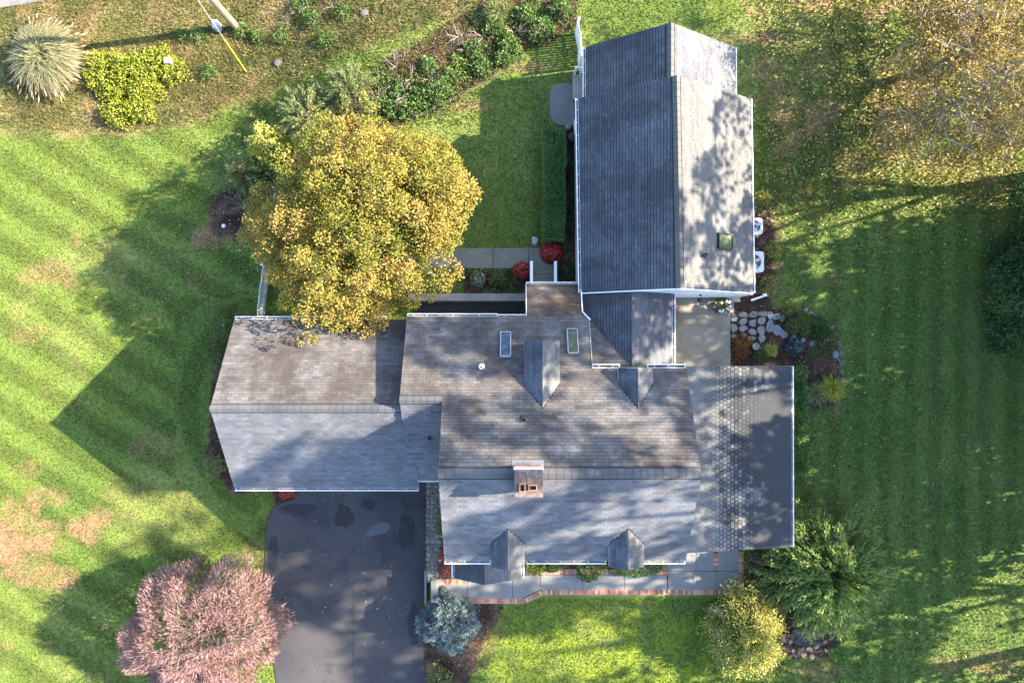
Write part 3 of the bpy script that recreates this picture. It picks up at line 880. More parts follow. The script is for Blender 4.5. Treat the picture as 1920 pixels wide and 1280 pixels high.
# heights (metres)
# garage: ridge 5.5, eaves 2.9
GX0, GX1 = -13.05, -4.55
gYn, gYr, gYs = 1.05, -2.90, -6.90
wall_gable('x', GX0 + .12, -4.7, gYs + .25, gYn - .12, gYr, 2.62, 2.62, 5.3, -1.6, "garage walls")
r1 = deck("roof", [[(GX0, gYn, 2.9), (GX1, gYn, 2.9), (GX1, gYr, 5.5), (GX0, gYr, 5.5)]], house, "north slope of the garage roof")
shingles([[(GX0, gYn, 2.9), (GX1, gYn, 2.9), (GX1, gYr, 5.5), (GX0, gYr, 5.5)]], (GX0, gYn, 2.9), (0, -1, 0), r1, MAT['shingle_n'], seed=1)
r2 = deck("roof", [[(GX0, gYr, 5.5), (GX1 + .15, gYr, 5.5), (GX1 + .15, gYs, 2.9), (GX0, gYs, 2.9)]], house, "south slope of the garage roof")
shingles([[(GX0, gYr, 5.5), (GX1 + .15, gYr, 5.5), (GX1 + .15, gYs, 2.9), (GX0, gYs, 2.9)]], (GX0, gYs, 2.9), (0, 1, 0), r2, MAT['shingle'], seed=2)
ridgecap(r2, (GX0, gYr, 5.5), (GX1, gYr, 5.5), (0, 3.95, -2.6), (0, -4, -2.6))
gutter(r1, (GX0, gYn, 2.9), (-5.9, gYn, 2.9), (0, 1, 0))
gutter(r2, (GX0, gYs, 2.9), (GX1 + .15, gYs, 2.9), (0, -1, 0))

# main house
def mh(Y): return 6.0 - .578 * (Y + 2.49)          # height of the north slope at Y
MW, MB_, ME = -4.78, -2.96, 7.6
RY = -5.30; RH = mh(RY)
SY = -9.58; SH = RH - .578 * (RY - SY)
n0 = 1.14
north = [[(MW, n0, mh(n0)), (3.5, n0, mh(n0)), (3.5, -2.49, mh(-2.49)), (MW, -2.49, mh(-2.49))],
         [(3.5, -1.16, mh(-1.16)), (ME, -1.16, mh(-1.16)), (ME, -2.49, mh(-2.49)), (3.5, -2.49, mh(-2.49))],
         [(MB_, -2.49, mh(-2.49)), (ME, -2.49, mh(-2.49)), (ME, RY, RH), (MB_, RY, RH)]]
bumpr = [[(.66, 2.68, mh(2.68)), (3.22, 2.68, mh(2.68)), (3.22, n0, mh(n0)), (.66, n0, mh(n0))]]
rn = deck("roof", north, house, "long north slope of the main roof")
shingles(north, (MW, n0, mh(n0)), (0, -1, 0), rn, MAT['shingle_n'], seed=3)
rb = deck("roof", bumpr, house, "rust stained roof over the back steps")
shingles(bumpr, (MW, n0, mh(n0)), (0, -1, 0), rb, MAT['shingle_rust'], seed=4)
south = [[(MB_, RY, RH), (ME, RY, RH), (ME, SY, SH), (MB_, SY, SH)]]
rs = deck("roof", south, house, "south slope of the main roof")
shingles(south, (MB_, SY, SH), (0, 1, 0), rs, MAT['shingle'], seed=5)
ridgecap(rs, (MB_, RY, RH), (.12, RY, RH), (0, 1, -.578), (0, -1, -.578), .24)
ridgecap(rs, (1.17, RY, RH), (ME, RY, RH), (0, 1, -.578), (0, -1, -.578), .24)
bY = -6.45; bH = 3.1
bs = [[(MW, -2.49, 6.0), (MB_ + .1, -2.49, 6.0), (MB_ + .1, bY, bH), (MW, bY, bH)]]
rbs = deck("roof", bs, house, "small steep south slope beside the garage roof")
shingles(bs, (MW, bY, bH), (0, 1, 0), rbs, MAT['shingle'], seed=6)
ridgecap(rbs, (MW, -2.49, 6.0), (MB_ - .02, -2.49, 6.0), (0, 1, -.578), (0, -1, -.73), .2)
# walls
walls("wall", [(-2.84, -9.25, -.3), (-2.84, .95, -.3), (-2.84, .95, mh(.95) - .16), (-2.84, RY, RH - .16), (-2.84, -9.25, SH + .02)], (3.44 + 2.84, 0, 0), "main walls")
walls("wall", [(3.60, -9.25, -.3), (3.60, -1.35, -.3), (3.60, -1.35, mh(-1.35) - .16), (3.60, RY, RH - .16), (3.60, -9.25, SH + .02)], (3.88, 0, 0), "east part of the main walls")
walls("wall", [(-4.66, -6.2, -1.6), (-4.66, .93, -1.6), (-4.66, .93, mh(.93) - .16), (-4.66, -2.49, 5.82), (-4.66, -6.2, 3.1)], (1.8, 0, 0), "walls beside the garage")
walls("wall", [(.80, .94, -.3), (.80, 2.5, -.3), (.80, 2.5, mh(2.5) - .16), (.80, .94, mh(.94) - .16)], (2.4, 0, 0), "walls over the back steps")
gutter(rn, (MW, n0, mh(n0)), (-.65, n0, mh(n0)), (0, 1, 0))
gutter(rn, (-.64, n0 - .01, mh(n0) + .005), (.64, n0 - .01, mh(n0) + .005), (0, 1, 0), mat='oldwhite', w=.10)
gutter(rb, (.66, 2.68, mh(2.68)), (3.0, 2.68, mh(2.68)), (0, 1, 0), w=.10)
gutter(rs, (MB_, SY, SH), (-.93, SY, SH), (0, -1, 0), w=.15)
gutter(rs, (.63, SY, SH), (4.13, SY, SH), (0, -1, 0), w=.15)
gutter(rs, (5.72, SY, SH), (ME, SY, SH), (0, -1, 0), w=.15)
gutter(rn, (3.5, -1.16, mh(-1.16)), (4.72, -1.16, mh(-1.16)), (0, 1, 0), w=.17)
gutter(rn, (5.92, -1.16, mh(-1.16)), (ME, -1.16, mh(-1.16)), (0, 1, 0), w=.17)
gutter(rbs, (MW + .37, bY, bH), (MB_, bY, bH), (0, -1, 0), w=.10)
MB().bar((.655, 1.16, mh(1.16) + .02), (.655, 2.66, mh(2.66) + .02), .03, .07).bar((.655, 1.16, mh(1.16) - .1), (.655, 2.66, mh(2.66) - .1), .03, .12).put("rake_board", MAT['oldwhite'], rb)
MB().bar((3.505, -1.1, mh(-1.1) + .02), (3.505, 1.0, mh(1.0) + .02), .03, .03).put("flashing", MAT['lead'], rn)

# connecting roof (ridge running north from the main slope to the barn)
dX, dH, dP = 5.34, 4.66, .70
eX = 7.50; eH = dH - dP * (eX - dX)
def dh(X): return dH - dP * abs(X - dX)
qh = lambda Y: mh(Y) - .57
barnS = 2.26
Q = [[(3.52, 1.05, qh(1.05)), (3.52, -1.155, qh(-1.155)), (dX, -1.155, qh(-1.155))]]
DW = [[(dX, barnS, dH), (dX, -1.155, dH), (3.52, 1.05, dh(3.52)), (3.24, 1.39, dh(3.24)), (3.2, barnS, dh(3.2))]]
DE = [[(dX, -1.155, dH), (dX, barnS, dH), (eX, barnS, eH), (eX, -1.155, eH)]]
rw = deck("roof", DW, house, "west slope of the connecting roof")
shingles(DW, (3.2, barnS, dh(3.2)), (1, 0, 0), rw, MAT['shingle_shade'], seed=7, t0=.009, vgap=.030)
re_ = deck("roof", DE, house, "east slope of the connecting roof over the patio side")
shingles(DE, (eX, barnS, eH), (-1, 0, 0), re_, MAT['shingle'], seed=8)
rq = deck("roof", Q, house, "small triangular lower slope in the roof valley")
shingles(Q, (MW, n0, qh(n0)), (0, -1, 0), rq, MAT['shingle_n'], seed=9)
gutter(re_, (eX, -1.14, eH), (eX, barnS, eH), (1, 0, 0), w=.13)
MB().bar((3.22, 1.36, mh(1.36) + .05), (3.22, 2.66, mh(2.66) + .05), .06, .05).put('rake_board', MAT['white'], rb)
MB().bar((3.22, 1.36, mh(1.36) + .05), (3.56, .98, mh(.98) + .03), .06, .02).put("valley_flashing", MAT['steel'], rw)
walls("wall", [(3.34, -1.1, -.3), (7.38, -1.1, -.3), (7.38, -1.1, dh(7.38) - .15), (dX, -1.1, dH - .15), (3.34, -1.1, dh(3.34) - .15)], (0, 3.34, 0), "walls of the connecting wing")

# barn wing
bW0, bW1 = 3.08, 3.23        # west eave at the north end, at the south end
bR0, bR1 = 6.98, 7.13
bE0, bE1 = 11.04, 11.19
bN, bS = 11.28, 2.26
bh, bhr = 3.3, 6.03
BW = [[(bW1, bS, bh), (bR1, bS, bhr), (bR0, bN, bhr), (bW0, bN, bh)]]
BE = [[(bE1, bS, bh), (bE0, bN, bh), (bR0, bN, bhr), (bR1, bS, bhr)]]
rbw = deck("roof", BW, house, "shaded west slope of the barn wing roof")
shingles(BW, (bW1, bS, bh), (1, 0, 0), rbw, MAT['shingle_shade'], seed=10, t0=.009, vgap=.030)
rbe = deck("roof", BE, house, "sunlit east slope of the barn wing roof")
shingles(BE, (bE1, bS, bh), (-1, 0, 0), rbe, MAT['shingle_lit'], seed=11)
ridgecap(rbe, (bR1, bS, bhr), (bR0, bN, bhr), (-1, 0, -.7), (1, 0, -.67), .2, 'shingle_lit')
gutter(rbw, (bW1, bS - .2, bh), (bW0, bN, bh), (-1, 0, 0), w=.13)
gutter(rbe, (bE1, bS, bh), (bE0, bN, bh), (1, 0, 0), w=.11)
walls("wall", [(3.26, bS + .012, -.3), (11.1, bS + .012, -.3), (11.1, bS + .012, bh - .10), (bR1, bS + .012, bhr - .10), (3.26, bS + .012, bh - .10)], (-.10, bN - bS - .1, 0), "barn wing walls")
# clapboards on the visible south gable: one board per course, all of them one mesh of thin laps
cb = 0
zc = .25
while zc < bhr - .25:
    half = (11.1 - 3.26) / 2 if zc < bh - .1 else (bhr - .12 - zc) / (bhr - bh) * 3.95
    cx = 7.18
    x0 = max(cx - half, 7.48); x1 = cx + half
    if zc > eH + .1 and False: pass
    if zc > dh(7.4) : x0 = max(cx - half, dX + (dH - zc) / dP if zc < dH else cx - half)
    if x1 - x0 > .2:
        MB().add([(x0, bS + .010, zc), (x1, bS + .010, zc), (x1, bS - .028, zc + .004), (x0, bS - .028, zc + .004), (x0, bS + .010, zc + .20), (x1, bS + .010, zc + .20)],
                 [[0, 1, 2, 3], [3, 2, 5, 4], [0, 3, 4], [1, 5, 2]]).put("clapboard", MAT['siding'], house)
    zc += .2
MB().bar((bE1, bS - .02, bh - .08), (bR1, bS - .02, bhr - .08), .05, .14).bar((bR1, bS - .022, bhr - .08), (bW1, bS - .022, bh - .08), .05, .14).put("rake_board", MAT['white'], rbe)
# north addition
aW, aR, aE, aN, aS = 3.50, 6.98, 10.60, 14.0, 11.2
AW = [[(aW, aS, 2.5), (aR, aS, 5.0), (aR, aN, 5.0), (aW, aN, 2.5)]]
AE = [[(aE, aS, 2.5), (aE, aN, 2.5), (aR, aN, 5.0), (aR, aS, 5.0)]]
raw = deck("roof", AW, house, "west slope of the low north addition roof")
shingles(AW, (aW, aS, 2.5), (1, 0, 0), raw, MAT['shingle_shade'], seed=12, t0=.009, vgap=.030)
rae = deck("roof", AE, house, "east slope of the low north addition roof")
shingles(AE, (aE, aS, 2.5), (-1, 0, 0), rae, MAT['shingle'], seed=13)
ridgecap(rae, (aR, aS + .05, 5.0), (aR, aN, 5.0), (-1, 0, -.7), (1, 0, -.7), .2, 'shingle_lit')
gutter(raw, (aW, aS + .1, 2.5), (aW, aN, 2.5), (-1, 0, 0), w=.12)
gutter(rae, (aE, aS + .1, 2.5), (aE, aN, 2.5), (1, 0, 0), w=.10)
wall_gable('y', aS, aN - .1, aW + .12, aE - .12, aR, 2.4, 2.4, 4.88, -.3, "walls of the north addition")

# east shed roof
sX0, sX1, sYn, sYs = 7.46, 13.25, -1.17, -9.90
sh0, sh1 = 3.15, 2.6
SHED = [[(sX0, sYn, sh0), (sX0, sYs, sh0), (sX1 + .02, sYs + .15, sh1), (sX1, sYn, sh1)]]
rsh = deck("roof", SHED, house, "low shed roof on the east side with a patchwork of dark tabs")
shingles(SHED, (sX1, sYs, sh1), (-1, 0, 0), rsh, MAT['shingle_block'], seed=14, exp=.185, tab=.20, t0=.016, gapf=lambda v: .005 + .034 * math.exp(-((v - 2.75) / .95) ** 2))
gutter(rsh, (sX1, sYn, sh1), (sX1 + .02, sYs + .15, sh1), (1, 0, 0), w=.12)
walls("wall", [(7.45, -9.7, -.3), (13.1, -9.7, -.3), (13.1, -9.7, sh1 - .14), (7.45, -9.7, sh0 - .14)], (0, 8.4, 0), "walls of the east wing")

# dormers
def dormer(cx, half, tipY, frontY, hr, he, southward, label, mat1='shingle_shade', mat2='shingle_lit', seed=20, slope=.578):
    d = thing("dormer", label, None, (0, 0, 0)); d.parent = house
    s = -1 if southward else 1                      # direction the dormer looks (+1 north)
    eaveTip = frontY + (tipY - frontY) * 1.0
    # valley corners: the point on the slope where the eave height is met
    vY = tipY + s * (hr - he) / slope
    for sg, m in ((-1, mat1), (1, mat2)):
        poly = [(cx, tipY, hr), (cx, frontY, hr), (cx + sg * half, frontY, he), (cx + sg * half, vY, he)]
        deck("dormer_roof", [poly], d, th=.09)
        shingles([poly], (cx + sg * half, vY, he), (-sg, 0, 0), d, MAT[m], seed=seed + sg, tab=.3)
    lead = MB()
    for sg in (-1, 1):
        lead.bar((cx, tipY - s * .02, hr + .02), (cx + sg * (half + .02), vY - s * .02, he + .02), .07, .02)
        lead.bar((cx + sg * (half - .03), vY, he - .02), (cx + sg * (half - .03), frontY - s * .1, he - .02 - abs(vY - frontY) * 0), .02, .02)
    lead.put("flashing", MAT['felt'], d)
    mbw = MB()
    wi = half - .07; fy = frontY - s * .10; by_ = tipY + s * .2
    zb = (mh(fy) if not southward else RH - .578 * (RY - fy)) - .25
    pts = [(cx - wi, fy, zb), (cx + wi, fy, zb), (cx + wi, fy, he - .07), (cx, fy, hr - .09), (cx - wi, fy, he - .07)]
    mbw.extr(pts, (0, by_ - fy, 0))
    w = mbw.put("dormer_wall", MAT['oldwhite'], d)
    wz = (zb + .35, he - .16)
    MB().box(cx - .36, min(fy, fy + s * .04), wz[0], cx + .36, max(fy, fy + s * .04), wz[1]).put("window_frame", MAT['white'], d)
    MB().box(cx - .30, min(fy, fy + s * .05), wz[0] + .06, cx + .30, max(fy, fy + s * .05), wz[1] - .06).put("window_pane", MAT['glass'], d)
    return d
dormer(1.29, .77, -2.82, .02, 6.19, 5.60, False, "longer of the two rear dormers, between the skylights", seed=30)
dormer(5.32, .75, -2.82, -1.12, 6.19, 5.60, False, "shorter rear dormer below the connecting roof", seed=40)
dormer(-.17, .73, -7.90, -9.68, 6.12, 5.66, True, "front dormer above the entrance portico", seed=50)
dormer(4.92, .75, -7.90, -9.68, 6.12, 5.66, True, "front dormer above the dark green foundation shrub", seed=60)

# portico
pX, pW, pE, pN, pS = -1.255, -2.74, .46, -9.35, -11.22
ph, phe = 3.5, 2.65
for sg, xe, m, lb in ((-1, pW, 'shingle_shade', "west half of the entrance portico roof"), (1, pE, 'shingle', "east half of the entrance portico roof")):
    poly = [(pX, pN, ph), (pX, pS, ph), (xe, pS, phe), (xe, pN, phe)]
    rp = deck("roof", [poly], house, lb)
    shingles([poly], (xe, pN, phe), (-sg, 0, 0), rp, MAT[m], seed=70 + sg)
    gutter(rp, (xe, pN, phe), (xe, pS, phe), (sg, 0, 0), w=.11)
MB().extr([(pW + .1, pS + .12, phe - .1), (pE - .1, pS + .12, phe - .1), (pX, pS + .12, ph - .12)], (0, 1.5, 0)).put("portico_gable", MAT['white'], house)
for x in (pW + .25, pE - .25):
    MB().box(x - .09, pS + .2, 0, x + .09, pS + .38, phe - .1).put("portico_post", MAT['white'], house)
dpt = MB().box(-1.7, -9.31, .1, -.75, -9.26, 2.15).put("door", MAT['oldwhite'], house); dpt['label'] = "entrance door under the portico"

# chimney
ch = thing("chimney", "brick chimney on the main ridge with two clay flues", None, (.645, -5.3, 8.2)); ch.parent = house; ch.location = (.645, -5.3, 8.2)
c0, c1, d0, d1 = .12, 1.17, -6.0, -4.98
ct = 8.62
MB().box(c0 + .03, d0 + .03, 6.7, c1 - .03, d1 - .03, ct - .1).put("stack", MAT['clay'], ch)
cm = [MAT['brick'], brick_mats[1], brick_mats[3]]
zz = RH - .55; row = 0
while zz < ct - .09:
    k = 5
    for side in range(4):
        for i in range(k):
            if side in (0, 2):
                w = (c1 - c0) / k; x0 = c0 + w * i + .006; x1 = x0 + w - .012
                y0, y1 = (d1 - .04, d1 + .012) if side == 0 else (d0 - .012, d0 + .04)
            else:
                w = (d1 - d0 - .1) / k; y0 = d0 + .05 + w * i + .006; y1 = y0 + w - .012
                x0, x1 = (c0 - .012, c0 + .04) if side == 1 else (c1 - .04, c1 + .012)
            MB().box(x0, y0, zz, x1, y1, zz + .066).put("brick", rnd.choice(cm), ch)
    zz += .078; row += 1
    if row > 14: break
cap = MB().box(c0 - .03, d0 - .03, ct - .08, c1 + .03, d1 + .03, ct).put("chimney_cap", M("cap_mortar", [(.045, .036, .032), (.10, .072, .066), (.17, .145, .135)], 7, .95, .8, .03), ch, bevel=.02)
MB().bar((c0 - .05, d1 + .05, ct - .16), (c1 + .05, d1 + .05, ct - .16), .10, .22).put("white_strip", MAT['white'], ch)  # plain white bar along the north side, just under the cap
def flue(cx, cy, a, b, lab):
    mb = MB(); t = .035; h = .16
    for q in ((cx - a, cy - b, cx + a, cy - b + t), (cx - a, cy + b - t, cx + a, cy + b), (cx - a, cy - b + t, cx - a + t, cy + b - t), (cx + a - t, cy - b + t, cx + a, cy + b - t)):
        mb.box(q[0], q[1], ct, q[2], q[3], ct + h)
    o = mb.put("flue", MAT['clay'], ch); o['label'] = lab
    MB().box(cx - a + t, cy - b + t, ct + .003, cx + a - t, cy + b - t, ct + .02).put("flue_opening", MAT['black'], ch)
flue(.40, -5.62, .115, .165, "taller narrow flue"); flue(.80, -5.62, .165, .115, "wide flue")
part("lead_skirt", [(c0 - .12, d1 + .18, mh(d1 + .18) + .03), (c1 + .12, d1 + .18, mh(d1 + .18) + .03), (c1 + .12, d1 - .1, mh(d1 - .1) + .03), (c0 - .12, d1 - .1, mh(d1 - .1) + .03)], [[0, 3, 2, 1], [0, 1, 2, 3]], MAT['lead'], ch)

# skylights, vents
def skylight(c, u, v, n, a, b, lab, glass, frame='lead', h=.14):
    s = thing("skylight", lab, None, c); s.parent = house
    c = Vector(c); u = Vector(u).normalized(); v = Vector(v).normalized(); n = u.cross(v).normalized()
    if n.z < 0: n = -n
    fr = MB()
    def bx_(p, q, w):
        fr.bar(p + n * h / 2, q + n * h / 2, w, h, n)
    w = .05
    bx_(c - u * a - v * b, c - u * a + v * b, w); bx_(c + u * a - v * b, c + u * a + v * b, w)
    bx_(c - u * (a - w / 2) - v * b, c + u * (a - w / 2) - v * b, w); bx_(c - u * (a - w / 2) + v * b, c + u * (a - w / 2) + v * b, w)
    fr.put("frame", MAT[frame], s)
    A, B = a - w / 2, b - w / 2
    part("glass", [c + n * .09 - u * A - v * B, c + n * .09 + u * A - v * B, c + n * .09 + u * A + v * B, c + n * .09 - u * A + v * B], [[0, 1, 2, 3]], MAT[glass], s)
    return s
nv = Vector((0, -1, .578))
def on_north(px, py):
    h = 5
    for _ in range(8):
        p = P(px, py, h); h = mh(p.y)
    return P(px, py, h)
skylight(on_north(948, 647), (1, 0, 0), nv, None, .225, .62, "skylight west of the longer rear dormer, reflecting the sky", 'glass', 'lead')
skylight(on_north(1073.5, 641), (1, 0, 0), nv, None, .225, .62, "skylight east of the longer rear dormer with an olive pane", 'glasso', 'lead')
def on_be(px, py):
    h = 4.5
    for _ in range(10):
        p = P(px, py, h); h = bhr - (bhr - bh) / 4.06 * (p.x - 7.07)
    return P(px, py, h)
skylight(on_be(1357, 453), (1, 0, -.672), (0, 1, 0), None, .46, .33, "skylight with a pale green blind on the barn wing", 'glassg', 'black')
def pipe(c, r, h, mat, lab, hollow=True):
    o = thing("vent_pipe", lab, None, c); o.parent = house
    prof = [(r * 1.9, -.06), (r * 1.5, .03), (r, .05), (r, h), (r * .6, h), (r * .6, h - .1)]
    MB().lathe(c, prof, 14).put("pipe", MAT[mat], o, smooth=False)
    MB().lathe(Vector(c) + Vector((0, 0, h - .105)), [(r * .59, -.01), (r * .59, 0)], 14).put("bore", MAT['black'], o)
pipe(on_north(903, 688), .085, .38, 'white', "white vent pipe on the north slope")
pipe(on_north(982, 786), .10, .16, 'black', "black roof vent between the dormers and the chimney")
p = P(806, 820, 4.5); hh = 6 - .732 * (-2.49 - p.y); p = P(806, 820, hh); pipe(p, .09, .14, 'black', "black roof vent on the small slope by the garage")
p = on_be(1321, 479); pipe(p, .08, .32, 'black', "black vent pipe on the barn wing")
for (px, py) in ((706, 1000), ):
    pass

# lamp on the barn gable
lm = thing("wall_lamp", "black gooseneck lamp on the white barn gable above the patio", "lamp", (9.35, bS - .05, 2.4))
LX = 8.97
WORLD[lm.name] = Vector((LX, bS - .05, 2.5)); lm.location = (LX, bS - .05, 2.5)
MB().tube([(LX, bS - .03, 2.5), (LX, bS - .12, 2.62), (LX, bS - .24, 2.60), (LX, bS - .28, 2.48)], .015, 8).put("arm", MAT['black'], lm)
MB().lathe((LX, bS - .28, 2.36), [(.11, 0), (.08, .07), (.03, .11), (.02, .14)], 14).put("lamp_shade", MAT['black'], lm)
MB().lathe((LX, bS - .03, 2.46), [(.06, 0), (.06, .09)], 10).put("mount", MAT['black'], lm)

# downspouts
MB().bar((11.17, bS - .05, 0.1), (11.17, bS - .05, bh - .1), .08, .06, (0, 1, 0)).put("downspout", MAT['white'], house)
de = thing("downspout_extension", "white downspout extension lying on the mulch below the barn wing corner", "downspout", G(1420, 558))
a = G(1408, 563, .10); b = G(1434, 554, .08)
MB().bar(a, b, .10, .08).put("tube", MAT['white'], de)
MB().bar(b + Vector((-.12, .0, .03)), b + Vector((.08, .05, .03)), .16, .10).put("elbow", MAT['white'], de)
MB().box(b.x + .02, b.y - .05, .02, b.x + .22, b.y + .04, .10).put("splash_brick", MAT['brick'], de)

# ------------------------------------------------------------------ retaining walls, fences, poles
rw_ = thing("retaining_wall", "low concrete retaining wall behind the dark areaway", "wall", P(925, 556, .1))
a = P(700, 550, .12); b = P(985, 564, .12)
MB().box(-5.3, b.y, -1.8, .72, a.y, .12).put("wall_body", MAT['concrete'], rw_, bevel=.02)
af = part("areaway_floor", [(-5.2, .9, -1.66), (.66, .9, -1.66), (.66, 2.1, -1.66), (-5.2, 2.1, -1.66)], [[0, 1, 2, 3]], MAT['padmat']); finish(af, "dark floor of the areaway behind the house", kind='structure')

sw = thing("stone_wall", "field stone retaining wall between the driveway and the front bed", "stone wall", P(812, 1000, 0))
p0 = P(800, 905, .0); p1 = P(829, 1092, .0)
MB().box(p0.x + .03, p1.y, -1.3, p1.x - .03, p0.y + .6, -.02).put("mortar_core", M("old_mortar", [(.07, .06, .05), (.15, .13, .11)], 2.2, .95, .3), sw)
def stone_mesh(seed, flat=.45):
    q = random.Random(seed)
    mb = MB(); n = 9
    rr = [q.uniform(.78, 1.12) for _ in range(n)]
    V = []
    for lev, (k, z) in enumerate(((.92, -.6), (1.0, 0.0), (.84, .75 * flat * 2), (.45, flat * 2))):
        for i in range(n):
            t = 2 * math.pi * i / n
            V.append((rr[i] * k * math.cos(t) * q.uniform(.95, 1.05), rr[i] * k * math.sin(t) * q.uniform(.95, 1.05), z + q.uniform(-.05, .05)))
    F = [list(range(n))[::-1], list(range(3 * n, 4 * n))]
    for l in range(3):
        F += [[l * n + i, l * n + (i + 1) % n, (l + 1) * n + (i + 1) % n, (l + 1) * n + i] for i in range(n)]
    return V, F
stone_cols = [M("field_stone_%d" % i, c, 6, .9, .5, .02) for i, c in enumerate([[(.05, .045, .045), (.10, .09, .085)], [(.09, .075, .06), (.16, .14, .12)], [(.10, .088, .075), (.16, .145, .12)], [(.06, .05, .04), (.12, .10, .08)]])]
stone_mes = [meshdata("stone", *stone_mesh(i), stone_cols[i % 4]) for i in range(12)]
def put_stone(parent, x, y, z, sx, sy, sz, rot, me=None):
    o = bpy.data.objects.new("stone", me or rnd.choice(stone_mes)); COL.objects.link(o)
    if parent is not None: o.parent = parent; o.location = Vector((x, y, z)) - WORLD[parent.name]
    else: o.location = (x, y, z)
    o.scale = (sx, sy, sz); o.rotation_euler = (0, 0, rot)
    return o
y = p0.y + .45
while y > p1.y + .1:
    for k in range(4):
        x = p0.x + .10 + (p1.x - p0.x - .2) * k / 3 + rnd.uniform(-.03, .03)
        s = rnd.uniform(.075, .118)
        put_stone(sw, x, y + rnd.uniform(-.05, .05), -.02, s * rnd.uniform(.85, 1.15), s * rnd.uniform(.9, 1.35), s * .55, rnd.uniform(0, 6.28))
    y -= rnd.uniform(.19, .24)
z = -1.1
for j in range(5):
    y = p0.y + .3
    while y > p1.y + .1:
        s = rnd.uniform(.10, .14)
        o = put_stone(sw, p0.x + .03, y, -1.08 + j * .22, s * .7, s, s * .85, 0); o.rotation_euler = (0, -1.5, rnd.uniform(-.1, .1))
        y -= rnd.uniform(.24, .32)
pl = thing("gate_pillar", "pale concrete block pier at the driveway end of the front walkway", "pillar", P(814, 1107, .2))
a = P(808.5, 1088, .25); b = P(821, 1128, .25)
MB().box(a.x, b.y, -1.3, b.x - .01, a.y, .25).put("block", M("pale_block", [(.24, .25, .27), (.33, .34, .36)], 3, .9, .3), pl, bevel=.03)
MB().box(a.x - .02, b.y - .02, .25, b.x + .008, a.y + .02, .30).put("cap_stone", MAT['walk'], pl, bevel=.02)
kerb = thing("kerb_board", "thin grey concrete curb beside the driveway at the walkway end", "curb", P(800, 1100, 0))
a = P(796.5, 1068, -1.0); b = P(800.5, 1130, -1.0)
MB().box(a.x, b.y, -1.3, b.x, a.y, -.85).put("curb", MAT['concrete'], kerb, bevel=.015)

def picket_fence(label, pts, h, n, group=None, gap=.5, railh=(.25, .8), width=.085):
    t = thing("picket_fence", label, "fence", pts[0], group)
    pts = [Vector(p) for p in pts]
    seglen = [(pts[i + 1] - pts[i]).length for i in range(len(pts) - 1)]; tot = sum(seglen)
    def at(s):
        for i, l in enumerate(seglen):
            if s <= l or i == len(seglen) - 1:
                d = (pts[i + 1] - pts[i]).normalized(); return pts[i] + d * s, d
            s -= l
    for z in railh:
        rb_ = MB()
        for i in range(len(pts) - 1):
            rb_.bar(pts[i] + Vector((0, 0, h * z)), pts[i + 1] + Vector((0, 0, h * z)), .04, .08)
        rb_.put("rail", MAT['white'], t)
    for i in range(n):
        p, d = at(tot * (i + .5) / n)
        side = Vector((-d.y, d.x, 0)) * .035
        hh = h * (1 + .06 * math.sin(i * math.pi / 4))
        w = width / 2
        q = [p + side - d * w, p + side + d * w, p + side + d * w + Vector((0, 0, hh - .06)), p + side + Vector((0, 0, hh)), p + side - d * w + Vector((0, 0, hh - .06))]
        MB().extr(q, Vector((-d.y, d.x, 0)) * .022).put("picket", MAT['white'], t)
    for p in (pts[0], pts[-1]):
        mb = MB(); mb.box(p.x - .055, p.y - .055, p.z - .2, p.x + .055, p.y + .055, p.z + h * 1.08)
        mb.add([(p.x - .07, p.y - .07, p.z + h * 1.08), (p.x + .07, p.y - .07, p.z + h * 1.08), (p.x + .07, p.y + .07, p.z + h * 1.08), (p.x - .07, p.y + .07, p.z + h * 1.08), (p.x, p.y, p.z + h * 1.14)], [[3, 2, 1, 0], [0, 1, 4], [1, 2, 4], [2, 3, 4], [3, 0, 4]])
        mb.put("post", MAT['white'], t)
    return t
pf = [G(506, 500), G(503, 520), G(499, 548), G(496, 575), G(494, 602)]
picket_fence("white picket fence between the yellow tree and the garage", pf, 1.1, 24)
picket_fence("white picket fence leaning from the north addition's corner", [Vector((3.44, 14.0, 0)), Vector((3.42, 15.0, 0)), Vector((3.26, 15.75, 0))], 1.55, 14, width=.10)
pf2 = [G(528, 362), G(524, 392)]
picket_fence("short bit of white fence showing at the yellow tree's west edge", pf2, 1.2, 7)

st = thing("side_stoop", "grey stoop with a white rail against the north addition", "stoop", (3.3, 12.8, 0))
MB().box(3.10, 12.3, -.1, 3.60, 13.52, .42).put("landing", MAT['concrete'], st, bevel=.015)
for x in (3.16, 3.46): MB().bar((x, 13.5, .42), (x, 13.5, 1.35), .09, .09, (0, 1, 0)).put("rail_post", MAT['white'], st)
MB().bar((3.14, 13.5, 1.30), (3.50, 13.5, 1.30), .05, .12).put("handrail", MAT['white'], st)
MB().bar((3.12, 13.56, .44), (3.58, 13.56, .44), .03, .03).put("rail_foot", MAT['black'], st)
pad_px = [(1031, 175), (1036, 162), (1050, 156), (1080, 155), (1080, 237), (1050, 236), (1036, 228), (1031, 215)]
pd = slab("landing_pad", [P(x, y, .07) for x, y in pad_px], -.1, .07, MAT['padmat'], "rounded dark concrete pad at the west side of the barn wing", bev=.03)
bn = thing("bin", "small blue bin tucked between the hedge and the barn wall", "bin", G(1070, 260))
MB().lathe(G(1071, 262), [(.16, 0), (.2, .45), (.21, .5)], 14).put("body", M("blue_plastic", [(.05, .10, .16), (.07, .13, .20)], 4, .5, 0), bn)
MB().lathe(G(1071, 262) + Vector((0, 0, .5)), [(.22, 0), (.2, .04), (.05, .06)], 14).put("lid", MAT['black'], bn)

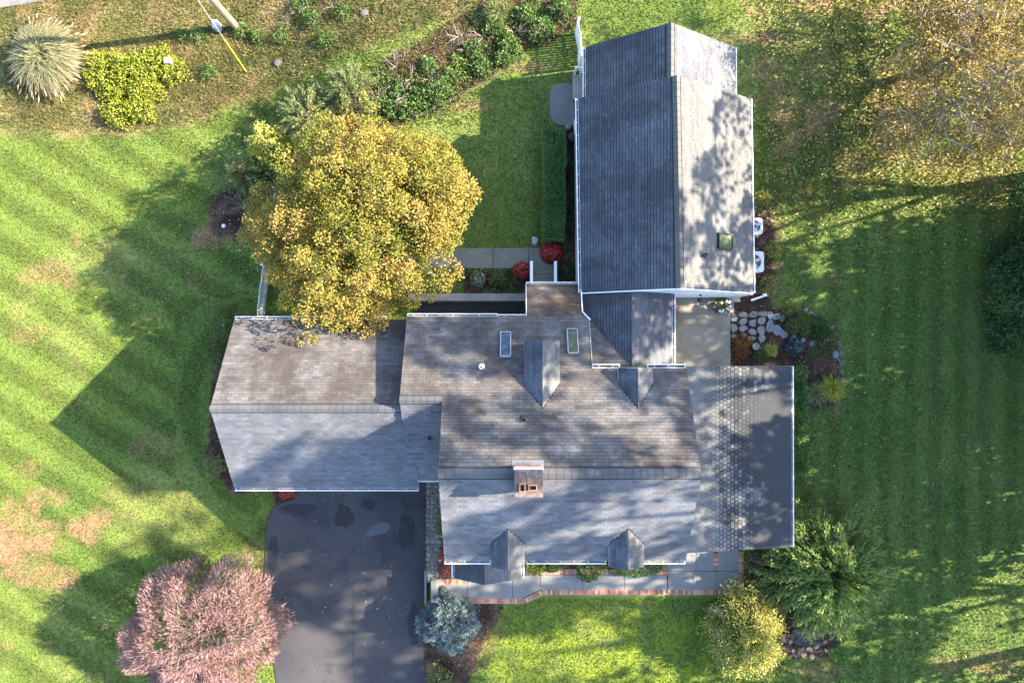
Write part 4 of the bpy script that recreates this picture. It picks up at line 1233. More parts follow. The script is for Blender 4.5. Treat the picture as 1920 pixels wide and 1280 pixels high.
for i, x in enumerate((996.5, 1041.5)):
    hr_ = thing("handrail", "white handrail on the %s side of the back steps" % ("red flower" if i == 0 else "barn wall"), "handrail", P(x, 512, 0), "handrails of the back steps")
    w = 3.5
    a = P(x, 490, .95); b = P(x, 533, 1.45)
    MB().bar(a, b, .14, .07).put("top_rail", MAT['white'], hr_)
    for t in (0.03, .5, .97):
        q = a.lerp(b, t); MB().bar((q.x, q.y, 0), (q.x, q.y, q.z - .03), .09, .09, (0, 1, 0)).put("post", MAT['white'], hr_)
for i, x in enumerate((876.5, 961)):
    hr_ = thing("iron_handrail", "short black iron handrail at the %s corner of the portico" % ("driveway-side" if i == 0 else "flower-bed-side"), "handrail", P(x, 1094, 0), "iron handrails of the portico")
    X = P(x, 1094, .85).x
    MB().bar((X, -11.05, .95), (X, -12.05, .80), .045, .05).put("rail", MAT['black'], hr_)
    for yy in (-11.1, -12.0): MB().bar((X, yy, .05), (X, yy, .82 + (yy + 12) * .15), .03, .03, (0, 1, 0)).put("baluster", MAT['black'], hr_)

# utility pole, guy wire
pb = G(445, 53)
up_ = thing("utility_pole", "brown wooden utility pole at the meadow edge leaning out of the top of the frame", "utility pole", pb)
MB().tube([pb + Vector((0, 0, -.3)), pb + Vector((0, 0, 4)), pb + Vector((0, 0, 10.5))], [.19, .17, .13], 14).put("shaft", MAT['polewood'], up_, smooth=False)
MB().bar(pb + Vector((-1.2, 0, 9.8)), pb + Vector((1.2, 0, 9.8)), .1, .12).put("crossarm", MAT['polewood'], up_)
gb = G(462, 135)
top = pb + Vector((0, 0, 9))
d = (top - gb).normalized()
gw = thing("guy_wire", "guy wire of the utility pole with a yellow guard at its foot", "guy wire", gb)
MB().tube([gb, top - d * .2], .011, 6).put("wire", MAT['steel'], gw)
MB().tube([gb + d * .05, gb + d * 2.5], .028, 8).put("guard", MAT['yellow'], gw)
ub = thing("utility_box", "small lavender grey utility box beside the pole", "utility box", G(411, 54))
q = G(411, 54)
MB().box(q.x - .14, q.y - .2, q.z, q.x + .14, q.y + .2, q.z + .5).put("box", MAT['greyplastic'], ub, bevel=.03)
MB().box(q.x - .16, q.y - .22, q.z + .5, q.x + .16, q.y + .22, q.z + .55).put("lid", MAT['greyplastic'], ub, bevel=.02)
q = G(322, 120)
ws = thing("marker_box", "small white box standing at the edge of the chartreuse shrubs", "box", q)
MB().box(q.x - .15, q.y - .13, q.z, q.x + .15, q.y + .13, q.z + .45).put("box", MAT['white'], ws, bevel=.02)
MB().box(q.x - .17, q.y - .15, q.z + .45, q.x + .17, q.y + .15, q.z + .50).put("lid", MAT['white'], ws, bevel=.015)
for px, py, s, lab in [(522, 118, .26, "dark round stone on the rough meadow below the guy wire"), (683, 25, .24, "dark round stone at the top edge of the meadow")]:
    q = G(px, py)
    o = put_stone(None, q.x, q.y, q.z, s, s * .9, s * .5, .4, stone_mes[0]); finish(o, lab, "stone")
for px, py, lab in [(421, 424, "small white ball stone at the bare patch west of the yellow tree"), (1412.5, 1107, "white ornament in the corner bed by the brick edging")]:
    q = G(px, py)
    o = MB().lathe(q, [(.03, 0), (.09, .05), (.11, .12), (.07, .2), (.02, .22)], 12).put("garden_ornament", MAT['white']); finish(o, lab, "ornament")
q = G(1003, 452); o = put_stone(None, q.x, q.y, q.z, .2, .26, .3, .2, meshdata("stone", *stone_mesh(77), M("pale_stone", [(.20, .19, .22), (.30, .29, .31)], 5, .9, .3))); finish(o, "pale grey boulder at the end of the hedge", "stone")
q = G(1065, 240); o = put_stone(None, q.x, q.y, q.z, .17, .2, .3, .2, stone_mes[2]); finish(o, "brownish rock between the round pad and the hedge", "stone")

# wire fence in the long bed
wf = thing("wire_fence", "thin wire garden fence along the lower edge of the long bed", "fence", G(820, 205))
wp = [G(782, 223), G(815, 207), G(862, 184), G(925, 150), G(985, 112)]
for i, p in enumerate(wp):
    MB().bar(p, p + Vector((0, 0, .5)), .03, .03, (0, 1, 0)).put("post", MAT['twig'], wf)
for z in (.22, .46):
    mb = MB()
    for i in range(len(wp) - 1): mb.bar(wp[i] + Vector((0, 0, z)), wp[i + 1] + Vector((0, 0, z)), .006, .006)
    mb.put("strand", MAT['twig'], wf)

# AC units
def ac(px, py, lab, s):
    q = G(px, py)
    t = thing("air_conditioner", lab, "air conditioner", q, "outdoor air conditioner units")
    n = 8; pr = []
    r = .14
    for cx, cy, a0 in ((s - r, s - r, 0), (-s + r, s - r, 90), (-s + r, -s + r, 180), (s - r, -s + r, 270)):
        for k in range(4):
            a = math.radians(a0 + 30 * k); pr.append((q.x + cx + r * math.cos(a), q.y + cy + r * math.sin(a)))
    MB().prism(pr, q.z, q.z + .8).put("cabinet", MAT['oldwhite'], t, bevel=.02)
    f = s * .72
    MB().lathe((q.x, q.y, q.z + .80), [(f, 0), (f, .012), (f * .98, .012)], 22).put("fan_well", MAT['black'], t)
    for k in range(1, 4):
        MB().tube([(q.x + f * k / 3.2 * math.cos(a), q.y + f * k / 3.2 * math.sin(a), q.z + .83) for a in np.linspace(0, 2 * math.pi, 20)], .008, 5).put("grille_ring", MAT['greyplastic'], t)
    for k in range(4):
        a = k * math.pi / 2 + .4
        MB().bar((q.x, q.y, q.z + .818), (q.x + f * .9 * math.cos(a), q.y + f * .9 * math.sin(a), q.z + .818), .14, .006).put("fan_blade", MAT['greyplastic'], t)
ac(1404.5, 429, "northern white air conditioner mostly hidden under the barn eave", .42)
ac(1403, 494, "southern white air conditioner with its fan showing past the barn eave", .52)

# ------------------------------------------------------------------ flagstones and rock garden
fp = bpy.data.objects.new("flagstone_path", None); COL.objects.link(fp); WORLD[fp.name] = Vector((0, 0, 0)); finish(fp, "irregular flagstone path from the patio to the rock garden", kind='structure')
Z4 = lambda x, y: (1240 + x / 5.333, 520 + y / 5.333)
flags = [(727, 405, 34, 45, 0), (727, 505, 30, 46, 0), (727, 585, 26, 20, 0), (820, 372, 42, 28, 0), (920, 368, 40, 34, 0), (1018, 362, 44, 26, 0), (1090, 380, 28, 40, 1), (1150, 390, 38, 32, 1), (1210, 410, 22, 36, 1),
         (820, 440, 38, 32, 0), (912, 458, 34, 38, 0), (1005, 432, 38, 34, 0), (1088, 485, 34, 62, 1), (1160, 525, 44, 54, 1), (820, 508, 42, 30, 0), (912, 545, 38, 30, 0), (998, 530, 36, 42, 0), (825, 575, 30, 22, 1), (900, 610, 34, 28, 0), (1005, 612, 38, 32, 0), (1228, 568, 36, 36, 1)]
for i, (cx, cy, rx, ry, bl) in enumerate(flags):
    pts = [P(*Z4(x, y), .05) for x, y in blob(cx, cy, rx * 1.16, ry * 1.14, 7, 200 + i, .2)]
    MB().prism(pts, -.05, .05 + rnd.uniform(-.01, .015)).put("stone", MAT['bluestone' if bl else 'flag'], fp, bevel=.015)
rocks = [(1415, 625, 26, 34), (1515, 665, 46, 46), (1735, 770, 38, 46), (1600, 430, 40, 26), (1490, 360, 30, 24), (1330, 590, 22, 18), (1440, 330, 26, 18)]
for i, (cx, cy, rx, ry) in enumerate(rocks):
    q = P(*Z4(cx, cy), 0)
    o = put_stone(None, q.x, q.y, 0, rx / 5.333 * .0273, ry / 5.333 * .0273, .10, 0, meshdata("garden_rock", *stone_mesh(300 + i), MAT['bluestone' if i in (2, 3) else 'flag']))
    o.name = "garden_rock"
    finish(o, ["reddish rock beside the blue-green rosette", "pale rock in the heart of the rock garden", "blue grey slab at the outer edge of the mulch", "bluish rock under the dark green mound", "flat rock at the rock garden's upper rim", "small stone at the end of the flagstones", "flat stone near the top of the rock garden"][i], "rock")
# curved stone border of the rock garden
cb_ = bpy.data.objects.new("stone_border", None); COL.objects.link(cb_); WORLD[cb_.name] = Vector((0, 0, 0)); finish(cb_, "curved border of small tan stones around the rock garden", kind='structure')
bp = [(1512, 580), (1530, 592), (1548, 602), (1560, 614), (1568, 628), (1574, 645), (1577, 662), (1578, 680), (1577, 697), (1580, 712)]
for (x, y) in bp:
    q = P(x, y, 0)
    put_stone(cb_, q.x, q.y, .0, .20, .15, .04, rnd.uniform(0, 6), stone_mes[3])

# pond
wt = [P(*b, .0) for b in blob(1512, 1192, 36, 18, 22, 5, .3)]
o = part("pond", [Vector((p.x, p.y, .012)) for p in wt], [list(range(len(wt)))[::-1]], MAT['water']); finish(o, "small dark garden pond under the feathery green shrub", kind='structure')
for i in range(len(wt)):
    q = wt[i]
    if q.y < -13.6 and i % 2: continue
for i, (dx, dy) in enumerate([(-46, 6), (-40, 20), (-26, 28), (-12, 26), (4, 24), (18, 20), (34, 12), (46, 2), (-36, -10), (-8, -20), (20, -14), (10, 38), (-20, 42), (-6, 34), (36, 26), (-30, 10)]):
    q = P(1512 + dx, 1192 + dy, 0)
    s = rnd.uniform(.14, .24)
    o = put_stone(None, q.x, q.y, .0, s, s * rnd.uniform(.6, .95), s * .3, rnd.uniform(0, 6), stone_mes[rnd.choice([0, 3, 4, 7])]); o.name = "pond_stone"
    finish(o, "tan grey stone ringing the small dark pond", "stone", "stones around the pond")

# ------------------------------------------------------------------ plants
def leafpart(name, V, F, mat, parent, tint):
    me = fast_mesh(name, V, F, MAT[mat], tint=tint)
    return put(name, me, parent)

def shell(n, r, h, lump=.18, ph=None, low=0.0):
    """points on an uneven dome, with outward directions"""
    d = dirs(n); d[:, 2] = np.abs(d[:, 2])
    if low: d[:, 2] = d[:, 2] * (1 - low)
    d = unit(d)
    ph = R.uniform(0, 6.28, 6) if ph is None else ph
    az = np.arctan2(d[:, 1], d[:, 0])
    k = 1 + lump * (np.sin(3 * az + ph[0]) * .5 + np.sin(5 * az + 3 * d[:, 2] + ph[1]) * .5 + np.sin(9 * az - 5 * d[:, 2] + ph[2]) * .35)
    k *= R.uniform(.68, 1.04, n)
    return d * np.array([r, r, h]) * k[:, None], d, k

def mound(name, label, px, py, r, h, n, L, W, mat, cat="shrub", group=None, lump=.18, sx=1.0, sy=1.0, tint=(0, 1), out=.8, stems=5, pxh=None, part_name="foliage", bias=0):
    q = G(px, py)
    if pxh:                                     # picked at crown height rather than at the ground
        k = P(px, py, q.z + h * .6); q = Vector((k.x, k.y, g1(k.x, k.y)))
    t = thing(name, label, cat, q, group)
    C, d, k = shell(n, r, h, lump)
    C = C * np.array([sx, sy, 1])
    C[:, 2] += h * .04
    D = d * out + R.normal(0, .6, (n, 3)) + np.array([0, 0, .25])
    Lr = L * R.uniform(.7, 1.3, n); Wr = W * R.uniform(.7, 1.3, n)
    V, F = leaves(C, D, Lr, Wr, N=d * .8 + R.normal(0, .5, (n, 3)))
    tn = np.clip(tint[0] + (tint[1] - tint[0]) * (R.random(n) * .6 + .4 * fbm(C[:, 0] + px, C[:, 1] + py, 1.6, 3)), 0, 1)
    leafpart(part_name, V + np.array(q), F, mat, t, tn)
    if stems:
        mb = MB()
        for i in range(stems):
            a = rnd.uniform(0, 6.28)
            mb.tube([q, q + Vector((math.cos(a) * r * .35 * sx, math.sin(a) * r * .35 * sy, h * .4)), q + Vector((math.cos(a) * r * .7 * sx, math.sin(a) * r * .7 * sy, h * .72))], [.02, .014, .006], 5)
        mb.put("stem", MAT['bark'], t)
    return t

def tussock(name, label, px, py, r, h, n, w, mat, cat="grass plant", group=None, az=None, plume=0, droop=.9):
    q = G(px, py)
    t = thing(name, label, cat, q, group)
    a = R.uniform(0, 2 * math.pi, n) if az is None else R.uniform(az[0], az[1], n)
    reach = r * np.sqrt(R.uniform(.05, 1, n)); hh = h * R.uniform(.6, 1.1, n) * (1 - .35 * reach / r)
    b = np.stack([R.normal(0, .08 * r, n), R.normal(0, .08 * r, n), np.zeros(n)], 1)
    K = 5
    ts = np.linspace(0, 1, K)
    ca, sa = np.cos(a), np.sin(a)
    pts = np.zeros((n, K, 3))
    for i, s in enumerate(ts):
        rr = reach * (s ** 1.15)
        zz = hh * (np.sin(s * math.pi * .5 * (1 + droop * .5)) if True else s)
        pts[:, i, 0] = b[:, 0] + ca * rr; pts[:, i, 1] = b[:, 1] + sa * rr; pts[:, i, 2] = zz
    side = np.stack([-sa, ca, np.zeros(n)], 1) * (w * R.uniform(.6, 1.3, n))[:, None]
    taper = np.array([.7, 1, .95, .7, .08])
    Vl = pts - side[:, None] * taper[None, :, None] * .5; Vr = pts + side[:, None] * taper[None, :, None] * .5
    V = np.stack([Vl, Vr], 2).reshape(n, K * 2, 3)
    f = np.array([[2 * i, 2 * i + 1, 2 * i + 3, 2 * i + 2] for i in range(K - 1)])
    F = (f[None] + (np.arange(n) * K * 2)[:, None, None]).reshape(-1, 4)
    tb = R.random(n) * .45
    tn = (tb[:, None] + (np.linspace(.05, .5, K - 1) * (1 if plume else .4))[None]).reshape(-1)
    leafpart("blades", V.reshape(-1, 3) + np.array(q), F, mat, t, np.clip(tn, 0, 1))
    if plume:
        m = plume
        i = R.integers(0, n, m)
        C = pts[i, K - 1]; D = C - pts[i, K - 2]
        V, F = leaves(C - unit(D) * .1, D, .42 * R.uniform(.7, 1.2, m), .075)
        leafpart("plumes", V + np.array(q), F, mat, t, R.uniform(.8, 1, m))
    return t

def crown_clumps(clumps, per, L, W, tint_base=None, inward=.25, up=.4, rng=R, stretch=1.0):
    """leaves in ellipsoid clumps: clumps list of (centre, radius, out direction, tint offset)"""
    Vs = []; Fs = []; T = []; off = 0
    for (c, r, o, tb) in clumps:
        n = max(6, int(per * (r ** 2)))
        d = dirs(n, rng)
        d = unit(d + np.array(o) * .55)
        k = rng.uniform(.35, 1.0, n) ** .6
        C = d * np.array([r, r, r * .8]) * k[:, None]
        o3 = np.array(o, float); C = C + o3[None] * (C @ o3)[:, None] * (stretch - 1) + np.array(c)
        D = d * .9 + rng.normal(0, .5, (n, 3)) + np.array([0, 0, up * .3])
        V, F = leaves(C, D, L * rng.uniform(.7, 1.3, n), W * rng.uniform(.7, 1.3, n), N=d + rng.normal(0, .45, (n, 3)) + np.array([0, 0, .5]), rng=rng)
        Vs.append(V); Fs.append(F + off); off += len(V)
        T.append(np.clip(tb + rng.normal(0, .15, n), 0, 1))
    return np.concatenate(Vs), np.concatenate(Fs), np.concatenate(T)

def limb(a, b, sag=.1, n=5, wob=.12, q=rnd):
    a = Vector(a); b = Vector(b); L = (b - a).length
    out = []
    for i in range(n + 1):
        t = i / n
        p = a.lerp(b, t) + Vector((q.uniform(-1, 1), q.uniform(-1, 1), q.uniform(-.6, .6))) * wob * L * .25 * (1 if 0 < i < n else 0)
        p.z += math.sin(t * math.pi) * sag * L
        out.append(p)
    return out

def tree(name, label, base, center, rx, ry, rz, nclump, cr, per, L, W, mat, bark, trunk_r, cat="tree", group=None, seed=1, low=-.25, tint=(.2, .8), limbs=14, lump=.12, gap=0.0, inner=0, spacing=.62, kr=(.74, 1.0), stretch=1.0):
    q = np.random.default_rng(seed); pr = random.Random(seed)
    base = Vector(base); center = Vector(center)
    t = thing(name, label, cat, base, group)
    pts = []
    tries = 0
    ph = q.uniform(0, 6.28, 4)
    while len(pts) < nclump and tries < nclump * 60:
        tries += 1
        d = unit(q.normal(size=3))
        if d[2] < low: continue
        az = math.atan2(d[1], d[0])
        k = (1 + lump * (math.sin(2 * az + ph[0]) + .7 * math.sin(5 * az + ph[1]) + .6 * math.sin(3 * d[2] * 4 + ph[2]))) * q.uniform(*kr)
        c = d * np.array([rx, ry, rz]) * k
        if any(np.linalg.norm(c - p[0]) < cr * spacing for p in pts): continue
        pts.append((c, d))
    if inner:
        for i in range(46):
            d = unit(q.normal(size=3)); d[2] = abs(d[2]) * .8
            az = math.atan2(d[1], d[0])
            k = (1 + lump * (math.sin(2 * az + ph[0]) + .7 * math.sin(5 * az + ph[1]) + .6 * math.sin(3 * d[2] * 4 + ph[2]))) * q.uniform(1.06, 1.2)
            pts.append((d * np.array([rx, ry, rz]) * k, d))
    for i in range(inner):
        d = unit(q.normal(size=3)); d[2] = abs(d[2])
        pts.append((d * np.array([rx, ry, rz]) * q.uniform(.45, .68), d))
    clumps = []
    tips = []
    for c, d in pts:
        if q.random() < gap: continue
        r = cr * q.uniform(.65, 1.2)
        w = np.array(center) + c
        if inner:
            e = np.linalg.norm(c / np.array([rx, ry, rz]))
            if e > 1.12: r *= .5
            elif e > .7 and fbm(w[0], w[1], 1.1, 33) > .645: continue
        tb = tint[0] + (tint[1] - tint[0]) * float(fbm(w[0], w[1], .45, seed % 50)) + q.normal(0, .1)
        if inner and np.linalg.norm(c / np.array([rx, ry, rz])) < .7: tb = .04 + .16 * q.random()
        clumps.append((w, r, d, tb)); tips.append(Vector(w - d * r * .3))
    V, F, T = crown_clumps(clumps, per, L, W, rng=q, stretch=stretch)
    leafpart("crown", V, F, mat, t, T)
    mb = MB()
    top = center + Vector((0, 0, rz * .25))
    tr = limb(base - Vector((0, 0, .2)), top, 0, 6, .10, pr)
    mb.tube(tr, [trunk_r * (1.25 if i == 0 else 1 - .8 * i / 6) for i in range(7)], 9)
    mb.put("trunk", MAT[bark], t)
    mb = MB()
    for tp in pr.sample(tips, min(limbs, len(tips))):
        s = tr[pr.randint(2, 5)]
        l = limb(s, tp, .06, 4, .16, pr)
        mb.tube(l, [trunk_r * .42, trunk_r * .33, trunk_r * .24, trunk_r * .16, trunk_r * .06], 6)
    if limbs: mb.put("branch", MAT[bark], t)
    return t

# --- big autumn tree
zc = 4.2
c = P(674, 415, zc)
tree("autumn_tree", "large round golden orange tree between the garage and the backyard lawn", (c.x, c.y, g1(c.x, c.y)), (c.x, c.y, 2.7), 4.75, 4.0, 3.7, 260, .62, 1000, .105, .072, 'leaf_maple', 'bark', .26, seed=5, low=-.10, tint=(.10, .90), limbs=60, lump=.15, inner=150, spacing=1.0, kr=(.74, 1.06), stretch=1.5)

# --- pink tree
def pink_tree():
    c = P(358, 1207, 2.4)
    b = Vector((c.x, c.y, g1(c.x, c.y)))
    t = thing("pink_tree", "dusty pink feathery tree beside the driveway", "tree", b)
    q = np.random.default_rng(21)
    n = 42000
    d = unit(q.normal(size=(n, 3)) + np.array([0, 0, .35])); d[:, 2] = np.abs(d[:, 2])
    az = np.arctan2(d[:, 1], d[:, 0])
    lob = fbm(d[:, 0] * 2 + 9, d[:, 1] * 2 + 5 + d[:, 2], 1.6, 15)
    k = (.64 + .60 * lob) * q.uniform(.55, 1.0, n) ** .35
    k *= 1 + .08 * np.sin(6 * az + 1) + .05 * np.sin(11 * az)
    C = d * np.array([3.85, 3.55, 3.2]) * k[:, None] + np.array([c.x, c.y, .3])
    out = d.copy(); out[:, 2] *= .35
    D = out + q.normal(0, .38, (n, 3)) + np.array([0, 0, .05])
    V, F = leaves(C, D, .25 * q.uniform(.5, 1.4, n), .034 * q.uniform(.7, 1.4, n), N=d + q.normal(0, .5, (n, 3)), rng=q)
    hole = sm(.60, .72, fbm(C[:, 0], C[:, 1], .8, 66))
    T = np.clip(.30 + .45 * fbm(C[:, 0], C[:, 1], 1.5, 16) + q.normal(0, .16, n) - .35 * hole, 0, 1)
    keep = ~((hole > .5) & (q.random(n) < .55))
    V = V.reshape(n, 4, 3)[keep].reshape(-1, 3); T = T[keep]; F = np.arange(len(V)).reshape(-1, 4)
    leafpart("crown", V, F, 'leaf_pink', t, T)
    mb = MB(); mb.tube(limb(b - Vector((0, 0, .2)), (c.x, c.y, 1.4), 0, 4, .1), [.22, .17, .15, .13, .1], 9); mb.put("trunk", MAT['bark'], t)
    mb = MB()
    for i in range(46):
        a = rnd.uniform(0, 6.28); e = rnd.uniform(.1, 1.2); rr = rnd.uniform(.75, .98)
        tip = Vector((c.x + 3.9 * math.cos(a) * math.cos(e) * rr, c.y + 3.55 * math.sin(a) * math.cos(e) * rr, .35 + 3.2 * math.sin(e) * rr))
        mb.tube(limb((c.x, c.y, rnd.uniform(.3, 1.3)), tip, .1, 5, .1), [.07, .055, .04, .028, .018, .006], 5)
    mb.put("branch", MAT['twig'], t)
pink_tree()

# --- blue spruce
def spruce():
    c = P(840, 1178, 1.0); b = Vector((c.x, c.y, g1(c.x, c.y)))
    t = thing("blue_spruce", "bushy blue spruce at the driveway end of the walkway", "spruce", b)
    q = np.random.default_rng(31)
    Vs = []; T = []
    for i in range(360):
        d = unit(q.normal(size=3) + np.array([0, 0, .25])); d[2] = abs(d[2])
        k = (.90 + .10 * math.sin(4 * math.atan2(d[1], d[0]) + 1) + .08 * math.sin(7 * d[0] + 5 * d[1] * d[2] + 2)) * q.uniform(.74, 1.02)
        cc = np.array([b.x, b.y, b.z + .35]) + d * np.array([1.62, 1.58, 1.55]) * k
        n = 60
        dd = unit(q.normal(size=(n, 3)) + d * .9 + np.array([0, 0, .2]))
        C = cc + dd * q.uniform(0, .11, (n, 1))
        V, F = leaves(C, dd, .15 * q.uniform(.7, 1.2, n), .030, rng=q)
        Vs.append(V); T.append(np.clip(.25 + .5 * q.random() + q.normal(0, .15, n), 0, 1))
    V = np.concatenate(Vs); T = np.concatenate(T)
    leafpart("crown", V, np.arange(len(V)).reshape(-1, 4), 'leaf_blue', t, T)
    MB().tube([b, b + Vector((0, 0, 1.5))], [.12, .04], 8).put("trunk", MAT['bark'], t)
    mb = MB()
    for i in range(24):
        a = rnd.uniform(0, 6.28); z = rnd.uniform(.3, 1.2)
        mb.tube([b + Vector((0, 0, z)), b + Vector((math.cos(a) * 1.3 * (1 - z / 2.6), math.sin(a) * 1.3 * (1 - z / 2.6), z + .25))], [.03, .008], 5)
    mb.put("branch", MAT['bark'], t)
spruce()

# --- feathery green shrub (arching shoots)
def feathery(name, label, px, py, hc, r, h, nsh, per, mat, L, W, seed, cat="shrub", sxy=(1, 1), jitter=1.0, tint=(.1, .75), up=.35, group=None):
    c = P(px, py, hc); b = Vector((c.x, c.y, g1(c.x, c.y)))
    t = thing(name, label, cat, b, group)
    q = np.random.default_rng(seed)
    Vs = []; T = []; mb = MB()
    for i in range(nsh):
        a = q.uniform(0, 6.28); e = q.uniform(0, 1) ** .8
        reach = r * math.sqrt(q.uniform(.04, 1)) * (1 + .12 * math.sin(5 * a + seed))
        ang = np.array([math.cos(a) * sxy[0], math.sin(a) * sxy[1]])
        top = h * (1.05 - .62 * (reach / r) ** 2) * q.uniform(.7, 1.05)
        K = 7
        s = np.linspace(0, 1, K)
        X = b.x + ang[0] * reach * (s ** 1.2) ; Y = b.y + ang[1] * reach * (s ** 1.2); Z = b.z + top * np.sin(s * 1.9) / math.sin(min(1.57, 1.9))
        ptsA = np.stack([X, Y, Z], 1)
        mb.tube([Vector(p) for p in ptsA[::2]], [.022, .016, .010, .004], 4, cap=False)
        n = per
        u = q.uniform(.35, 1.0, n) ** .8
        C = np.stack([np.interp(u, s, ptsA[:, k]) for k in range(3)], 1) + q.normal(0, .05 * jitter, (n, 3))
        dv = np.stack([np.interp(np.minimum(u + .1, 1), s, ptsA[:, k]) - np.interp(u - .1, s, ptsA[:, k]) for k in range(3)], 1)
        D = unit(dv) + q.normal(0, .5, (n, 3)) + np.array([0, 0, up])
        V, F = leaves(C, D, L * q.uniform(.6, 1.3, n), W * q.uniform(.7, 1.3, n), rng=q)
        Vs.append(V); T.append(np.clip(tint[0] + (tint[1] - tint[0]) * (q.random() * .55 + .45 * u) + q.normal(0, .12, n), 0, 1))
    V = np.concatenate(Vs); T = np.concatenate(T)
    leafpart("foliage", V, np.arange(len(V)).reshape(-1, 4), mat, t, T)
    mb.put("stem", MAT['twig'], t)
    return t
feathery("willow_shrub", "big feathery green shrub at the corner of the east wing", 1552, 1072, 1.6, 3.5, 2.9, 520, 62, 'leaf_willow', .24, .055, 41)
feathery("yellow_shrub", "yellow green autumn shrub on the front lawn below the brick edging", 1402, 1192, 1.5, 2.15, 2.6, 300, 90, 'leaf_gold', .11, .075, 43, up=.5, jitter=3.0, sxy=(.95, 1.15), tint=(.05, .95))
# bare multi-stem part of that shrub is its own small tree whose thin limbs shade the lawn
def bare_limbs(name, label, px, py, n, spread, h, mat='palebark', cat="shrub", lean=(0, 0), seed=3, r0=.03, twigs=6, group=None):
    q = random.Random(seed)
    b = G(px, py); t = thing(name, label, cat, b, group)
    for i in range(n):
        a = q.uniform(0, 6.28); rr = spread * q.uniform(.4, 1)
        tip = b + Vector((math.cos(a) * rr + lean[0], math.sin(a) * rr + lean[1], h * q.uniform(.6, 1)))
        l = limb(b, tip, .05, 5, .15, q)
        mb = MB(); mb.tube(l, [r0, r0 * .85, r0 * .65, r0 * .5, r0 * .35, r0 * .15], 5)
        for k in range(twigs):
            s = l[q.randint(2, 4)]; a2 = a + q.uniform(-1.1, 1.1)
            e = s + Vector((math.cos(a2), math.sin(a2), q.uniform(.0, .7))) * rr * q.uniform(.25, .5)
            mb.tube([s, s.lerp(e, .5) + Vector((0, 0, .03)), e], [r0 * .35, r0 * .25, r0 * .1], 4, cap=False)
        mb.put("stem", MAT[mat], t)
    return t
bare_limbs("bare_shrub", "bare grey brown stems at the lawn side of the yellow green shrub", 1330, 1140, 7, .7, 3.0, seed=8, r0=.04)

# --- thinning tree, upper right
def thin_tree():
    b = Vector((21.6, 13.8, 0))
    t = thing("thinning_tree", "half bare spreading tree with thin yellow leaves in the upper right corner", "tree", b)
    q = random.Random(9)
    wood = []
    tips = []
    def grow(p, d, L, r, depth):
        pts = [p]; dd = d.copy(); rr = [r]
        n = 4
        for i in range(n):
            dd = (dd + Vector((q.uniform(-1, 1), q.uniform(-1, 1), q.uniform(-.5, .5))) * .22).normalized()
            pts.append(pts[-1] + dd * L / n); rr.append(r * (1 - .6 * (i + 1) / n))
        wood.append((depth, pts, rr))
        if depth >= 4:
            tips.append((pts[-1], dd)); tips.append((pts[2], dd)); return
        k = {0: 8, 1: 6, 2: 5, 3: 3}[depth]
        for i in range(k):
            j = q.randint(2, 4) if depth else q.randint(2, 4)
            ax = Vector((q.uniform(-1, 1), q.uniform(-1, 1), q.uniform(-.35, .6))).normalized()
            nd = (dd * .75 + ax * .95)
            if depth == 0: nd = Vector((math.cos(i * .9 + .3), math.sin(i * .9 + .3), .45))
            nd.normalize()
            grow(pts[j], nd, L * q.uniform(.55, .78) * (1.35 if depth == 0 else 1), r * .5, depth + 1)
    grow(b, Vector((0, 0, 1)), 4.0, .24, 0)
    for dep in range(5):
        mb = MB()
        for d_, pts, rr in wood:
            if d_ == dep: mb.tube(pts, [max(x, .017) for x in rr], [10, 7, 6, 5, 4][dep], cap=(dep == 0))
        mb.put(["trunk", "limb", "branch", "twig", "fine_twigs"][dep], MAT['palebark'], t)
    for ch_ in t.children:
        if ch_.name.startswith(("twig", "fine_twigs")): ch_["kind"] = "stuff"
    rg = np.random.default_rng(77)
    C = []; 
    for p, d in tips:
        if q.random() < .22: continue
        m = rg.integers(16, 52)
        C.append(np.array(p) + rg.normal(0, .20, (m, 3)))
    C = np.concatenate(C); n = len(C)
    V, F = leaves(C, rg.normal(size=(n, 3)), .125 * rg.uniform(.7, 1.3, n), .085 * rg.uniform(.7, 1.3, n), rng=rg)
    leafpart("crown", V, F, 'leaf_oak', t, np.clip(.2 + .6 * fbm(C[:, 0], C[:, 1], .6, 8) + rg.normal(0, .18, n), 0, 1))
thin_tree()

# dark evergreen at the right edge
c = P(1955, 545, 1.6)
tree("evergreen_shrub", "large dark evergreen shrub at the right edge of the lawn", (c.x, c.y, 0), (c.x, c.y, .4), 1.9, 3.3, 2.2, 110, .62, 600, .14, .075, 'leaf_dark', 'bark', .12, cat="shrub", seed=12, low=-.05, limbs=8, tint=(0, .9))
c = P(1960, 390, 1.2)
tree("evergreen_shrub", "smaller dark evergreen at the right edge near the thinning tree", (c.x, c.y, 0), (c.x, c.y, .5), 1.1, 1.5, 2.0, 30, .6, 420, .17, .085, 'leaf_dark', 'bark', .1, cat="shrub", seed=13, low=-.05, limbs=5, tint=(0, .9))

